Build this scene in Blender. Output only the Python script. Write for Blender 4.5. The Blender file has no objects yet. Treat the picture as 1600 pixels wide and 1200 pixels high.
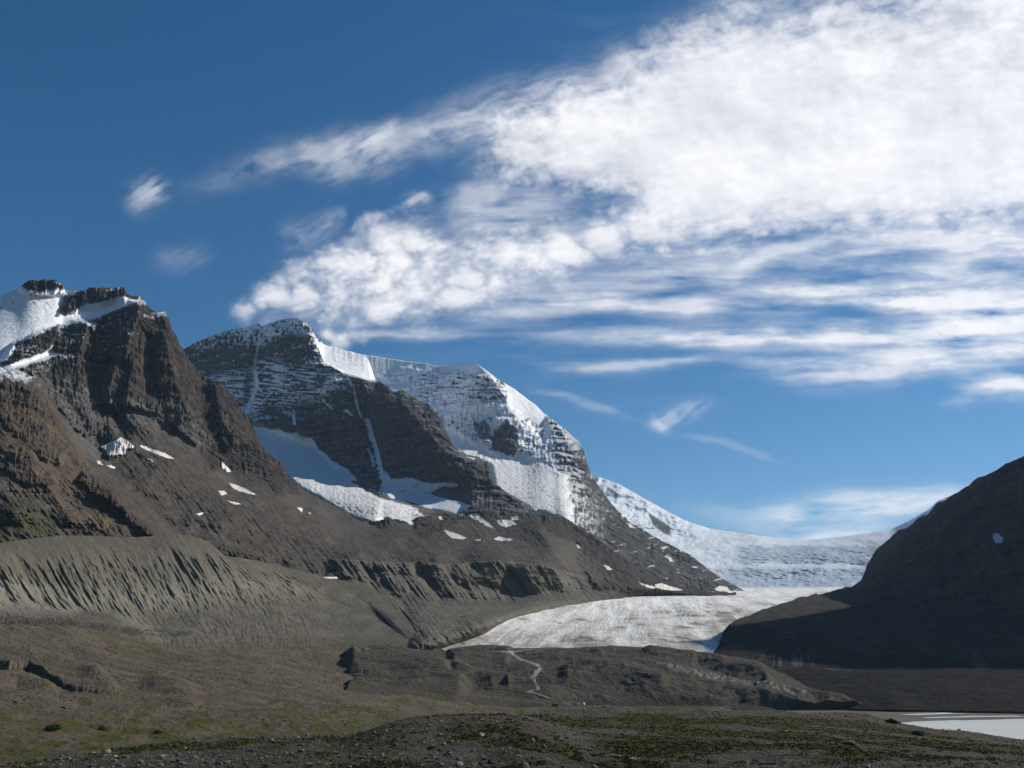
import bpy, math, random
import numpy as np
from mathutils import Vector, Matrix

# ------------------------------------------------------------------ camera, sky, sun, exposure
sc = bpy.context.scene
COL = sc.collection
F = 1570.0                      # focal length in pixels of a 1600 px wide frame
HORIZON = 1040.0
TH = math.atan((HORIZON - 600.0) / F)
CT, ST = math.cos(TH), math.sin(TH)
CAM_Z = 42.0
cd = bpy.data.cameras.new('camera'); cam = bpy.data.objects.new('camera', cd); COL.objects.link(cam)
cam.location = (0, 0, CAM_Z); cam.rotation_euler = (math.pi / 2 + TH, 0, 0)
cd.sensor_width = 36.0; cd.lens = 36.0 * F / 1600.0
cd.clip_start = 1.0; cd.clip_end = 200000.0
sc.camera = cam
SUN_AZ, SUN_EL = 62.0, 31.0     # degrees right of the view direction, degrees above the horizon
w = bpy.data.worlds.new('World'); sc.world = w; w.use_nodes = True
wn = w.node_tree; wn.nodes.clear()
wo = wn.nodes.new('ShaderNodeOutputWorld'); wb = wn.nodes.new('ShaderNodeBackground')
sk = wn.nodes.new('ShaderNodeTexSky'); sk.sky_type = 'NISHITA'; sk.sun_disc = False
sk.sun_elevation = math.radians(SUN_EL); sk.sun_rotation = math.radians(SUN_AZ)
sk.altitude = 2000; sk.air_density = 1.0; sk.dust_density = 0.3; sk.ozone_density = 1.6
wb.inputs['Strength'].default_value = 0.075
hs = wn.nodes.new('ShaderNodeHueSaturation'); hs.inputs['Saturation'].default_value = 1.38; hs.inputs['Value'].default_value = 0.92; hs.inputs['Hue'].default_value = 0.497
wn.links.new(sk.outputs[0], hs.inputs['Color']); wn.links.new(hs.outputs[0], wb.inputs[0]); wn.links.new(wb.outputs[0], wo.inputs[0])
sl = bpy.data.lights.new('sun', 'SUN'); sl.energy = 4.9; sl.angle = math.radians(0.5); sl.color = (1.0, 0.935, 0.83)
so = bpy.data.objects.new('sun', sl); COL.objects.link(so)
sdir = Vector((math.sin(math.radians(SUN_AZ)) * math.cos(math.radians(SUN_EL)),
               math.cos(math.radians(SUN_AZ)) * math.cos(math.radians(SUN_EL)), math.sin(math.radians(SUN_EL))))
so.rotation_euler = sdir.to_track_quat('Z', 'Y').to_euler(); so.location = (0, 0, 3000)
sc.view_settings.view_transform = 'Standard'; sc.view_settings.look = 'None'
sc.view_settings.gamma = 1.0; sc.view_settings.exposure = 0.3
sc.cycles.max_bounces = 5; sc.cycles.volume_bounces = 0; sc.cycles.transparent_max_bounces = 8

# ------------------------------------------------------------------ numeric helpers
def hsh(ix, iy, iz, seed):
    h = (ix * 374761393 + iy * 668265263 + iz * 2147483647 + seed * 974634777) & 0xFFFFFFFF
    h = ((h ^ (h >> 13)) * 1274126177) & 0xFFFFFFFF
    h = ((h ^ (h >> 16)) * 2246822519) & 0xFFFFFFFF
    return (h ^ (h >> 15)) & 0xFFFF

def noise(x, y, z=0.0, seed=0):
    x, y, z = np.broadcast_arrays(np.asarray(x, float), np.asarray(y, float), np.asarray(z, float))
    xi = np.floor(x).astype(np.int64); yi = np.floor(y).astype(np.int64); zi = np.floor(z).astype(np.int64)
    fx, fy, fz = x - xi, y - yi, z - zi
    ux = fx * fx * fx * (fx * (fx * 6 - 15) + 10); uy = fy * fy * fy * (fy * (fy * 6 - 15) + 10); uz = fz * fz * fz * (fz * (fz * 6 - 15) + 10)
    out = 0.0
    for dx in (0, 1):
        wx = ux if dx else 1 - ux
        for dy in (0, 1):
            wy = uy if dy else 1 - uy
            for dz in (0, 1):
                wz = uz if dz else 1 - uz
                h = hsh(xi + dx, yi + dy, zi + dz, seed)
                gx = (h & 31) / 15.5 - 1; gy = ((h >> 5) & 31) / 15.5 - 1; gz = ((h >> 10) & 31) / 15.5 - 1
                out = out + wx * wy * wz * (gx * (fx - dx) + gy * (fy - dy) + gz * (fz - dz))
    return out * 1.2

def fbm(x, y, z=0.0, oct=4, seed=0, gain=0.5, ridged=False):
    a, s, t = 1.0, 0.0, 0.0
    for i in range(oct):
        k = 2.03 ** i
        n = noise(np.asarray(x) * k + 13.7 * i, np.asarray(y) * k + 7.1 * i, np.asarray(z) * k + 3.3 * i, seed + i)
        if ridged: n = 1 - 2.2 * np.abs(n)
        s = s + a * n; t += a; a *= gain
    return s / t * (1.0 if ridged else 1.5)

def sstep(a, b, x):
    t = np.clip((x - a) / (b - a), 0, 1); return t * t * (3 - 2 * t)

def project_dir(px, py):
    u = (px - 800.0) / F; v = (600.0 - py) / F
    return u, CT - ST * v, ST + CT * v

def unproj(px, py, Y):
    dx, dy, dz = project_dir(px, py)
    k = Y / dy
    return np.stack([dx * k, Y + 0 * k, CAM_Z + dz * k], -1)

def toimage(P):
    X, Y, Z = P[..., 0], P[..., 1], P[..., 2] - CAM_Z
    d = Y * CT + Z * ST; up = -Y * ST + Z * CT
    return 800 + F * X / d, 600 - F * up / d

def polydist(px, py, pts, closed=True):
    """signed distance in px to a polygon (positive inside) or a polyline (sign = side)"""
    pts = np.array(pts, float); n = len(pts)
    best = np.full(px.shape, 1e9); inside = np.zeros(px.shape, bool); side = np.zeros(px.shape); tt = np.zeros(px.shape)
    acc = 0.0
    seg = [(i, (i + 1) % n) for i in range(n if closed else n - 1)]
    L = sum(np.hypot(*(pts[j] - pts[i])) for i, j in seg)
    for i, j in seg:
        ax, ay = pts[i]; bx, by = pts[j]; dx, dy = bx - ax, by - ay; l2 = dx * dx + dy * dy + 1e-9
        t = np.clip(((px - ax) * dx + (py - ay) * dy) / l2, 0, 1)
        d = np.hypot(px - ax - t * dx, py - ay - t * dy)
        m = d < best
        if closed:
            c = ((ay > py) != (by > py)) & (px < (bx - ax) * (py - ay) / (by - ay + 1e-12) + ax); inside ^= c
        else:
            side = np.where(m, np.sign(dx * (py - ay) - dy * (px - ax)), side); tt = np.where(m, (acc + t * math.sqrt(l2)) / L, tt)
        best = np.where(m, d, best); acc += math.sqrt(l2)
    if closed: return np.where(inside, best, -best)
    return best, side, tt

def region(px, py, pts, soft=3.0):
    pts = np.array(pts, float); out = np.zeros(px.shape)
    m = (px > pts[:, 0].min() - 15 - soft) & (px < pts[:, 0].max() + 15 + soft) & (py > pts[:, 1].min() - 15 - soft) & (py < pts[:, 1].max() + 15 + soft)
    if m.any(): out[m] = sstep(-soft, soft, polydist(px[m], py[m], pts))
    return out

def ridge(px, py, pts, wl, wr, power=1.0, fade=0.15, rnd=False):
    """1 on the polyline, falling to 0 at wl px on one side and wr px on the other"""
    pa = np.array(pts, float); W = max(wl, wr); out = np.zeros(px.shape)
    m = (px > pa[:, 0].min() - W) & (px < pa[:, 0].max() + W) & (py > pa[:, 1].min() - W) & (py < pa[:, 1].max() + W)
    if m.any():
        d, s, t = polydist(px[m], py[m], pts, False)
        wd = np.where(s > 0, wl, wr)
        v = np.clip(1 - d / wd, 0, 1) ** power
        if rnd: v = v * v * (3 - 2 * v)
        if fade: v = v * sstep(0, fade, t) * sstep(0, fade, 1 - t) if fade > 0 else v
        out[m] = v
    return out

class Loft: pass

def loft(lines, u0, u1, du=1.25, dv=1.25, shift=None, back=None, jag=0.0, jagw=9.0, seed=0, crest=18.0):
    nu = int((u1 - u0) / du) + 1
    U = np.linspace(u0, u1, nu)
    PYk, Qk, PXk = [], [], []
    for k, ln in enumerate(lines):
        a = np.array(ln, float)
        Us = U + (shift[k] if shift else 0.0)
        py = np.interp(Us, a[:, 0], a[:, 1]); q = np.interp(Us, a[:, 0], 1.0 / a[:, 2])
        if k == 0:                                     # crest: a smooth line carries the slope below, its notches fade out downhill
            n_ = int(crest / du); kk = np.exp(-np.linspace(-2, 2, 2 * n_ + 1) ** 2); kk /= kk.sum()
            ps = np.convolve(np.pad(py, n_, mode='edge'), kk, 'valid')
            resid = py - ps + (jag * fbm(U / jagw, 0.3, 0.0, 4, seed, 0.6) if jag else 0); py = ps
        elif len(ln) > 2:
            n_ = int(22 / du); kk = np.exp(-np.linspace(-2, 2, 2 * n_ + 1) ** 2); kk /= kk.sum()
            py = np.convolve(np.pad(py, n_, mode='edge'), kk, 'valid')
        n_ = int(26 / du); kk = np.exp(-np.linspace(-2, 2, 2 * n_ + 1) ** 2); kk /= kk.sum()
        q = np.convolve(np.pad(q, n_, mode='edge'), kk, 'valid')
        PYk.append(py); Qk.append(q); PXk.append(U + (shift[k] if shift else 0.0))
    for k in range(1, len(lines)): PYk[k] = np.maximum(PYk[k], PYk[k - 1] + 0.6)
    PYk, Qk, PXk = map(np.array, (PYk, Qk, PXk))
    rows = [0.0]; kn = [0]
    for k in range(len(lines) - 1):
        n = max(3, int(np.percentile(PYk[k + 1] - PYk[k], 92) / dv))
        rows += list(k + (np.arange(n) + 1) / n); kn.append(kn[-1] + n)
    t = np.array(rows)
    def interp(V):
        K = len(V); m = np.zeros_like(V); h = np.diff(np.array(kn, float))
        dl = np.diff(V, axis=0) / h[:, None]
        if K > 2:
            a, b = dl[:-1], dl[1:]
            hm = np.where(a * b > 0, 2 * a * b / (a + b + np.where(a + b == 0, 1e-12, 0)), 0)
            m[1:-1] = hm
        m[0] = dl[0]; m[-1] = dl[-1]
        k = np.minimum(t.astype(int), K - 2); s = (t - k)[:, None]; hh = h[k][:, None]
        return ((2 * s**3 - 3 * s**2 + 1) * V[k] + (s**3 - 2 * s**2 + s) * hh * m[k] + (-2 * s**3 + 3 * s**2) * V[k + 1] + (s**3 - s**2) * hh * m[k + 1])
    L = Loft(); L.U = np.broadcast_to(U, (len(t), nu)).copy(); L.T = np.broadcast_to(t[:, None], (len(t), nu)).copy()
    L.px, L.py, L.q = interp(PXk), interp(PYk), interp(Qk)
    room = np.maximum(PYk[1] - PYk[0], 2.0)
    dec = np.clip(1 - (L.py - L.py[:1]) / np.minimum(room, 34.0)[None], 0, 1) * (L.T < 1)
    L.py = L.py + resid[None] * dec * dec * (3 - 2 * dec)
    L.Y = 1.0 / L.q; L.P = unproj(L.px, L.py, L.Y); L.back = back; L.seed = seed
    return L

def raydisp(L, d):
    """move vertices d metres along the line of sight (negative = nearer): ribs, ledges and gullies of steep faces"""
    L.Y = L.Y + d; L.P = unproj(L.px, L.py, L.Y)

def normals(P):
    a = np.gradient(P, axis=1); b = np.gradient(P, axis=0); n = np.cross(b, a)
    n /= np.linalg.norm(n, axis=-1, keepdims=True) + 1e-9
    return np.where(n[..., 2:3] < 0, -n, n)

def add_mesh(name, verts, quads, mat, attrs=None, kind=None, parent=None, smooth=True):
    me = bpy.data.meshes.new(name)
    verts = np.asarray(verts, np.float32); quads = np.asarray(quads, np.int32)
    me.vertices.add(len(verts)); me.vertices.foreach_set('co', verts.ravel())
    k = quads.shape[1]
    me.loops.add(quads.size); me.loops.foreach_set('vertex_index', quads.ravel())
    me.polygons.add(len(quads)); me.polygons.foreach_set('loop_start', np.arange(len(quads), dtype=np.int32) * k)
    me.polygons.foreach_set('loop_total', np.full(len(quads), k, np.int32))
    me.update(calc_edges=True)
    me.polygons.foreach_set('use_smooth', np.full(len(quads), smooth))
    for an, av in (attrs or {}).items():
        at = me.attributes.new(an, 'FLOAT', 'POINT'); at.data.foreach_set('value', np.asarray(av, np.float32).ravel())
    me.materials.append(mat)
    o = bpy.data.objects.new(name, me); COL.objects.link(o)
    if kind: o['kind'] = kind
    if parent: o.parent = parent
    return o

def gridquads(nr, nc):
    i = np.arange(nr * nc).reshape(nr, nc)
    return np.stack([i[:-1, :-1], i[1:, :-1], i[1:, 1:], i[:-1, 1:]], -1).reshape(-1, 4)

def build(L, name, mat, attrs, kind='structure'):
    P = L.P
    if L.back:                                         # the far side of the ridge, falling away behind the crest
        rows = []
        for (dy, dz) in reversed(L.back):
            r = P[0].copy(); r[:, 1] += dy; r[:, 0] *= 1 + dy / np.maximum(P[0][:, 1], 1); r[:, 2] += dz
            r[:, 2] += 0.08 * abs(dz) * fbm(r[:, 0] / 300, r[:, 1] / 300, 0.0, 3, 5)
            rows.append(r)
        P = np.concatenate([np.array(rows), P], 0)
        nb = len(rows)
        attrs = {k: np.concatenate([np.repeat(v[:1], nb, 0), v], 0) for k, v in attrs.items()}
    o = add_mesh(name, P.reshape(-1, 3), gridquads(P.shape[0], P.shape[1]), mat, attrs, kind)
    return o

# ------------------------------------------------------------------ materials
def nd(nt, t, **kw):
    n = nt.nodes.new(t)
    for k, v in kw.items():
        if k.startswith('i_'): n.inputs[int(k[2:]) if k[2:].isdigit() else k[2:]].default_value = v
        else: setattr(n, k, v)
    return n

def new_mat(name):
    m = bpy.data.materials.new(name); m.use_nodes = True; nt = m.node_tree; nt.nodes.clear()
    out = nd(nt, 'ShaderNodeOutputMaterial'); b = nd(nt, 'ShaderNodeBsdfPrincipled')
    b.inputs['Roughness'].default_value = 1.0; b.inputs['Specular IOR Level'].default_value = 0.04
    nt.links.new(b.outputs[0], out.inputs[0]); return m, nt, b

def mixc(nt, fac, a, b):
    n = nd(nt, 'ShaderNodeMix', data_type='RGBA')
    for i, v in ((0, fac), (6, a), (7, b)):
        if isinstance(v, (int, float)): n.inputs[i].default_value = v
        elif isinstance(v, tuple): n.inputs[i].default_value = (*v[:3], 1)
        else: nt.links.new(v, n.inputs[i])
    return n.outputs[2]

def tex(nt, scale, detail=6, rough=0.6, stretch=(1, 1, 1), lo=0.35, hi=0.65, rot=(0, 0, 0), dist=0.0):
    tc = nd(nt, 'ShaderNodeTexCoord'); mp = nd(nt, 'ShaderNodeMapping')
    mp.inputs['Scale'].default_value = stretch; mp.inputs['Rotation'].default_value = rot
    nt.links.new(tc.outputs['Object'], mp.inputs[0])
    n = nd(nt, 'ShaderNodeTexNoise'); n.inputs['Scale'].default_value = scale; n.inputs['Detail'].default_value = detail
    n.inputs['Roughness'].default_value = rough; n.inputs['Distortion'].default_value = dist
    nt.links.new(mp.outputs[0], n.inputs['Vector'])
    r = nd(nt, 'ShaderNodeMapRange', interpolation_type='SMOOTHSTEP'); r.inputs[1].default_value = lo; r.inputs[2].default_value = hi
    nt.links.new(n.outputs[0], r.inputs[0]); return r.outputs[0]

def attr(nt, name):
    a = nd(nt, 'ShaderNodeAttribute', attribute_name=name); return a.outputs['Fac']

def bump(nt, b, h, dist, strength=1.0, prev=None):
    n = nd(nt, 'ShaderNodeBump'); n.inputs['Distance'].default_value = dist; n.inputs['Strength'].default_value = strength
    nt.links.new(h, n.inputs['Height'])
    if prev: nt.links.new(prev, n.inputs['Normal'])
    nt.links.new(n.outputs[0], b.inputs['Normal']); return n.outputs[0]

def terrain_mat(name, base, alt, layers, scale, bumps, speck=None, crack=None):
    """two ground colours mixed by noise, then one colour per attribute mask, then bump at several sizes"""
    m, nt, b = new_mat(name)
    c = mixc(nt, tex(nt, scale, 8, 0.65), base, alt)
    c = mixc(nt, tex(nt, scale * 6, 5, 0.7, lo=0.3, hi=0.7), tuple(x * 0.72 for x in base), c)
    if speck: c = mixc(nt, tex(nt, speck[0], 3, 0.6, lo=speck[1], hi=speck[1] + 0.06), c, speck[2])
    for an, col, col2 in layers:
        v = mixc(nt, tex(nt, scale * 3, 6, 0.65), col, col2)
        c = mixc(nt, attr(nt, an), c, v)
    if crack:
        for sc_, lo_ in ((crack[1][0], 0.62), (crack[0][0], 0.72)):
            tc = nd(nt, 'ShaderNodeTexCoord'); mp = nd(nt, 'ShaderNodeMapping'); mp.inputs['Scale'].default_value = (1, 1, 1.9); nt.links.new(tc.outputs['Object'], mp.inputs[0])
            vo = nd(nt, 'ShaderNodeTexVoronoi', feature='F1'); vo.inputs['Scale'].default_value = sc_; nt.links.new(mp.outputs[0], vo.inputs['Vector'])
            mr = nd(nt, 'ShaderNodeMapRange'); mr.inputs[3].default_value = lo_; mr.inputs[4].default_value = 1.22; nt.links.new(vo.outputs['Color'], mr.inputs[0])
            mm = nd(nt, 'ShaderNodeMix', data_type='RGBA', blend_type='MULTIPLY'); nt.links.new(attr(nt, 'cliff'), mm.inputs[0]); nt.links.new(c, mm.inputs[6]); nt.links.new(mr.outputs[0], mm.inputs[7]); c = mm.outputs[2]
    nt.links.new(c, b.inputs['Base Color'])
    prev = None
    for sc_, d in bumps: prev = bump(nt, b, tex(nt, sc_, 8, 0.65, lo=0.2, hi=0.8), d, 1.0, prev)
    if crack:
        for sc_, d in crack:
            tc = nd(nt, 'ShaderNodeTexCoord'); mp = nd(nt, 'ShaderNodeMapping'); mp.inputs['Scale'].default_value = (1, 1, 1.7); nt.links.new(tc.outputs['Object'], mp.inputs[0])
            nz_ = nd(nt, 'ShaderNodeTexNoise'); nz_.inputs['Scale'].default_value = sc_ * 0.7; nz_.inputs['Detail'].default_value = 4
            ad = nd(nt, 'ShaderNodeVectorMath', operation='MULTIPLY_ADD'); nt.links.new(mp.outputs[0], nz_.inputs['Vector']); nt.links.new(nz_.outputs[1], ad.inputs[0]); ad.inputs[1].default_value = (0.6 / sc_,) * 3; nt.links.new(mp.outputs[0], ad.inputs[2])
            vo = nd(nt, 'ShaderNodeTexVoronoi', feature='F1'); vo.inputs['Scale'].default_value = sc_; nt.links.new(ad.outputs[0], vo.inputs['Vector'])
            ms = nd(nt, 'ShaderNodeMath', operation='MULTIPLY'); nt.links.new(vo.outputs['Color'], ms.inputs[0])
            ms2 = nd(nt, 'ShaderNodeMath', operation='SUBTRACT'); nt.links.new(ms.outputs[0], ms2.inputs[0]); nt.links.new(vo.outputs['Distance'], ms2.inputs[1]); ms.inputs[1].default_value = 0.8
            fac = ms2.outputs[0]
            mk = nd(nt, 'ShaderNodeMath', operation='MULTIPLY'); nt.links.new(fac, mk.inputs[0]); nt.links.new(attr(nt, 'cliff'), mk.inputs[1])
            prev = bump(nt, b, mk.outputs[0], d, 1.0, prev)
    return m

SNOW = ('snow', (0.80, 0.82, 0.85), (0.72, 0.75, 0.79))
M = {}
M['far_ice'] = terrain_mat('glacier_headwall_ice', (0.42, 0.51, 0.59), (0.27, 0.35, 0.43), [('snow', (0.66, 0.71, 0.76), (0.56, 0.62, 0.68)), ('rock', (0.05, 0.05, 0.05), (0.08, 0.08, 0.08))], 0.012, [(0.02, 6.0)])  # headwall snow dimmed and blued for cloud shade; the ice itself is bluish
M['snowrock'] = terrain_mat('snow_streaked_limestone', (0.070, 0.067, 0.065), (0.038, 0.038, 0.039), [('brown', (0.095, 0.078, 0.064), (0.065, 0.055, 0.048)), SNOW], 0.008, [(0.03, 3.0), (0.12, 0.8)], None, [(0.018, 16.0), (0.05, 6.0)])
M['brownrock'] = terrain_mat('brown_rock_and_scree', (0.066, 0.057, 0.051), (0.036, 0.033, 0.032),
    [('scree', (0.084, 0.072, 0.060), (0.058, 0.051, 0.045)), ('tan', (0.136, 0.095, 0.061), (0.093, 0.070, 0.049)), ('grey', (0.13, 0.125, 0.118), (0.085, 0.08, 0.075)),
     ('grass', (0.055, 0.062, 0.026), (0.075, 0.075, 0.035)), ('pale', (0.17, 0.16, 0.132), (0.12, 0.113, 0.096)), SNOW], 0.010, [(0.04, 4.0), (0.15, 1.2)], (0.25, 0.66, (0.17, 0.16, 0.15)), [(0.028, 12.0), (0.08, 4.5)])
M['moraine'] = terrain_mat('grey_moraine_till', (0.130, 0.119, 0.094), (0.097, 0.090, 0.073),
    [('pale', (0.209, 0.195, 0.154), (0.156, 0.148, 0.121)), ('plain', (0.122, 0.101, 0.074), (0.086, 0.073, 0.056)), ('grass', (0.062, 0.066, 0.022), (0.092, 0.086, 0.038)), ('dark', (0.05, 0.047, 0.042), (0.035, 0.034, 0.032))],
    0.012, [(0.06, 2.5), (0.3, 0.8)], (0.30, 0.67, (0.24, 0.23, 0.21)))
M['hummock'] = terrain_mat('hummocky_moraine', (0.098, 0.086, 0.069), (0.059, 0.054, 0.046),
    [('rust', (0.095, 0.068, 0.05), (0.065, 0.05, 0.04)), ('pale', (0.26, 0.25, 0.23), (0.16, 0.155, 0.145)), ('grass', (0.05, 0.056, 0.026), (0.075, 0.074, 0.04))], 0.02, [(0.05, 3.0), (0.3, 0.9)], (0.28, 0.67, (0.22, 0.21, 0.2)))
M['darkrock'] = terrain_mat('dark_mountain_rock', (0.120, 0.098, 0.080), (0.050, 0.045, 0.042),
    [('debris', (0.066, 0.060, 0.053), (0.040, 0.037, 0.034)), ('foot_shade', (0.034, 0.032, 0.030), (0.020, 0.019, 0.018)), ('pale', (0.12, 0.113, 0.105), (0.07, 0.067, 0.062)), ('ice', (0.15, 0.19, 0.21), (0.07, 0.09, 0.10)), ('snow', (0.6, 0.62, 0.65), (0.5, 0.52, 0.55))], 0.010, [(0.03, 6.0), (0.12, 2.0)], (0.2, 0.68, (0.12, 0.115, 0.11)), [(0.03, 10.0), (0.09, 4.0)])
M['glacier'] = terrain_mat('dusty_glacier_ice', (0.70, 0.69, 0.66), (0.58, 0.57, 0.55), [('dirt', (0.30, 0.28, 0.25), (0.40, 0.38, 0.34)), ('dark', (0.10, 0.097, 0.09), (0.07, 0.068, 0.065)), ('snow', (0.80, 0.80, 0.79), (0.76, 0.76, 0.75))], 0.02, [(0.03, 2.5), (0.2, 0.8)])
M['hanging'] = terrain_mat('crevassed_snow_ice', (0.80, 0.80, 0.79), (0.70, 0.72, 0.73), [('blue', (0.52, 0.62, 0.68), (0.62, 0.69, 0.73)), ('dirt', (0.20, 0.19, 0.175), (0.30, 0.29, 0.27))], 0.02, [(0.03, 1.6), (0.12, 0.6)])
M['patch'] = terrain_mat('old_summer_snow', (0.74, 0.70, 0.67), (0.60, 0.565, 0.53), [], 0.03, [(0.08, 1.0)])
M['near'] = terrain_mat('stony_turf', (0.140, 0.125, 0.099), (0.078, 0.069, 0.056),
    [('grass', (0.050, 0.060, 0.017), (0.080, 0.082, 0.030)), ('bare', (0.152, 0.144, 0.132), (0.108, 0.102, 0.092)), ('rust', (0.095, 0.07, 0.042), (0.07, 0.056, 0.034))],
    0.10, [(0.35, 0.5), (1.4, 0.22)], (1.3, 0.645, (0.27, 0.25, 0.22)))

# ------------------------------------------------------------------ far headwall and icefall
L = loft([
    [(700,740,9000),(900,742,8800),(935,745,8700),(965,755,8600),(1000,775,8500),(1050,803,8500),(1075,815,8500),(1110,826,8500),(1160,833,8500),(1210,840,8500),(1260,844,8500),(1320,838,8400),(1390,828,8200),(1420,814,8000),(1450,797,7800),(1465,783,7700),(1500,768,7600),(1530,764,7500),(1620,735,7400),(1720,640,7400),(1900,600,7400)],  # unseen ridge at the right end, added to shade the headwall
    [(700,790,7800),(950,800,7700),(1000,828,7700),(1050,842,7700),(1150,851,7700),(1250,856,7700),(1350,851,7600),(1400,845,7400),(1500,815,7000),(1620,790,6800),(1900,700,6500)],
    [(700,850,6900),(950,850,6800),(1050,866,6800),(1150,876,6700),(1250,878,6700),(1350,880,6600),(1500,870,6300),(1900,840,6000)],
    [(700,860,6300),(950,870,6300),(1050,884,6300),(1150,893,6300),(1250,895,6300),(1350,897,6200),(1500,890,6000),(1900,880,5700)],
    [(700,900,5500),(950,905,5500),(1050,910,5500),(1150,916,5500),(1350,916,5500),(1500,915,5500),(1900,910,5300)],
    [(700,950,4500),(1150,945,4300),(1900,940,4000)]],
    700, 1900, 1.3, 0.8, back=[(900, -100), (3500, -1400)])
n1 = fbm(L.U / 18, L.py / 6, 0.0, 5, 11)
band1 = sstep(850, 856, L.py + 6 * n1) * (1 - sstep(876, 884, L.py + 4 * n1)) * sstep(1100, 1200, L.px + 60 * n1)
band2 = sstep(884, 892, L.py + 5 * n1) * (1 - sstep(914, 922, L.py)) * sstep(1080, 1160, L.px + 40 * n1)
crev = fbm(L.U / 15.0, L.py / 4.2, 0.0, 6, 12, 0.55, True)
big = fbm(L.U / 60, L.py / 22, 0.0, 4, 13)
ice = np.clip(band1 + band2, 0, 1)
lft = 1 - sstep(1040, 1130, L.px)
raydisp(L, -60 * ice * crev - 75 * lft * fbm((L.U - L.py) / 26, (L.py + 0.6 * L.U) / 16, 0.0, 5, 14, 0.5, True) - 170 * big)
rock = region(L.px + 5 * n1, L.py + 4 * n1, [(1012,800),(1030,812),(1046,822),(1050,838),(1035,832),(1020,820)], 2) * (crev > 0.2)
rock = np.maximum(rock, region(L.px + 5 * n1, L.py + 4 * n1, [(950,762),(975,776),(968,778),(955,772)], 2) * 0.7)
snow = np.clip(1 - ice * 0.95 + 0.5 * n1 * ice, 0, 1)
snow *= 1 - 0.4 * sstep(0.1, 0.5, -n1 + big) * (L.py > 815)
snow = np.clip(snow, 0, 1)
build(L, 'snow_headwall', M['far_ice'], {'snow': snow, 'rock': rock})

# ------------------------------------------------------------------ rock detail shared by the steep faces
def rockdetail(L, ribs, strata, tilt=0.0, ribw=9.0, lam=(110.0, 42.0), seed=0, mask=1.0, warp=0.35):
    X, Y, Z = L.P[..., 0], L.P[..., 1], L.P[..., 2]
    nz = fbm(X / 260, Y / 260, Z / 260, 4, seed + 1)
    h = Z + tilt * X
    d = 0
    for i, lm in enumerate(lam):
        s = h / lm + warp * 1.6 * nz + 0.25 * fbm(X / 70, Z / 70, Y / 70, 3, seed + 7 + i)
        fr = s - np.floor(s)
        saw = np.where(fr < 0.72, fr / 0.72, (1 - fr) / 0.28)
        amp = (0.7 + 0.6 * hsh(np.floor(s).astype(np.int64), 1, 1, seed + i) / 65535.0)
        d = d - strata * (lm / lam[0]) * saw * amp
    r = fbm(L.px / ribw + 0.25 * L.py / ribw * 0.2, L.py / (ribw * 3.2), 0.0, 5, seed + 20, 0.55, True)
    r2 = fbm(L.px / (ribw * 0.42), L.py / (ribw * 1.3), 2.0, 4, seed + 30, 0.6)
    g = fbm(L.px / (ribw * 5), L.py / (ribw * 6), 0.0, 4, seed + 40, 0.5, True)
    d = d - ribs * (0.9 * r + 0.45 * r2 + 1.6 * g)
    raydisp(L, d * mask)

# ------------------------------------------------------------------ the far snow pyramid (right of the two white peaks)
L = loft([
    [(500,545,5700),(560,553,5600),(588,557,5550),(631,564,5450),(665,568,5350),(682,572,5300),(707,571,5200),(730,568,5080),(744,567.5,5000),(758,577,4960),(777,592,4930),(804,608,4900),(826,625,4850),(835,631,4830),(849,645,4780),(872,662,4700),(889,676,4630),(904,690,4560),(914,706,4510),(916.5,721,4490),(923,738,4450),(931,752.5,4420),(951,781,4350),(962,795,4320),(979,809,4250),(996,822,4180),(1031,843,4080),(1079,867,3950),(1106,889,3880),(1132,906,3830),(1154,918,3800),(1170,926,3780)],
    [(500,640,4900),(620,650,4850),(690,673,4600),(730,684.5,4500),(772,707,4400),(801,718,4350),(823,724,4330),(843,722,4300),(860,726,4270),(886,741,4200),(900,752,4150),(930,790,4020),(960,825,3900),(1031,865,3800),(1106,898,3720),(1154,921,3760),(1170,929,3760)],
    [(500,760,3900),(690,780,3650),(755,795,3550),(843,805,3450),(886,815,3400),(906,832,3380),(960,868,3400),(1031,895,3450),(1106,914,3550),(1154,926,3700),(1170,932,3720)],
    [(500,840,3450),(755,850,3250),(906,880,3150),(960,900,3200),(1031,922,3300),(1100,930,3450),(1170,940,3600)]],
    500, 1170, 1.1, 1.1, back=[(250, -60), (900, -500), (2500, -1600)], jag=1.0, jagw=7, seed=3)
px, py = L.px, L.py
wn1 = fbm(px / 25, py / 25, 0.0, 4, 51); pxw = px + 7 * wn1; pyw = py + 6 * fbm(px / 20, py / 20, 4.0, 4, 52)
# arete dropping from the summit: right of it the snow slope turns to the sun
are = [(690,480),(744,567),(768,590),(788,620),(806,650),(824,682),(840,715)]
raydisp(L, -240 * ridge(px, py, are, 150, 55, 1.0, 0.45) - 45 * ridge(px, py, [(775,668),(792,660),(805,680),(800,708)], 34, 30, 1.0, 0.1))
rockm = region(pxw, pyw, [(640,572),(790,592),(800,640),(850,660),(868,640),(880,670),(925,735),(1180,925),(1170,945),(880,945),(870,735),(845,718),(780,712),(700,670),(560,640),(560,600)], 6)
glsnow = region(pxw, pyw, [(775,592),(850,645),(856,662),(848,690),(836,672),(815,650),(800,620)], 4)
rockdetail(L, 18, 26, -0.03, 8.0, (95.0, 38.0), 60, warp=0.55, mask=0.03 + 0.97 * rockm * (1 - 0.97 * glsnow))
N = normals(L.P)
nse = fbm(px / 5, py / 7, 0.0, 4, 71); nsb = fbm(px / 30, py / 22, 0.0, 3, 72)
shp = lambda m_: sstep(0.38, 0.62, m_ + 0.55 * nse + 0.25 * noise(px / 2.5, py / 4.0, 0.0, 77))
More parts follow.
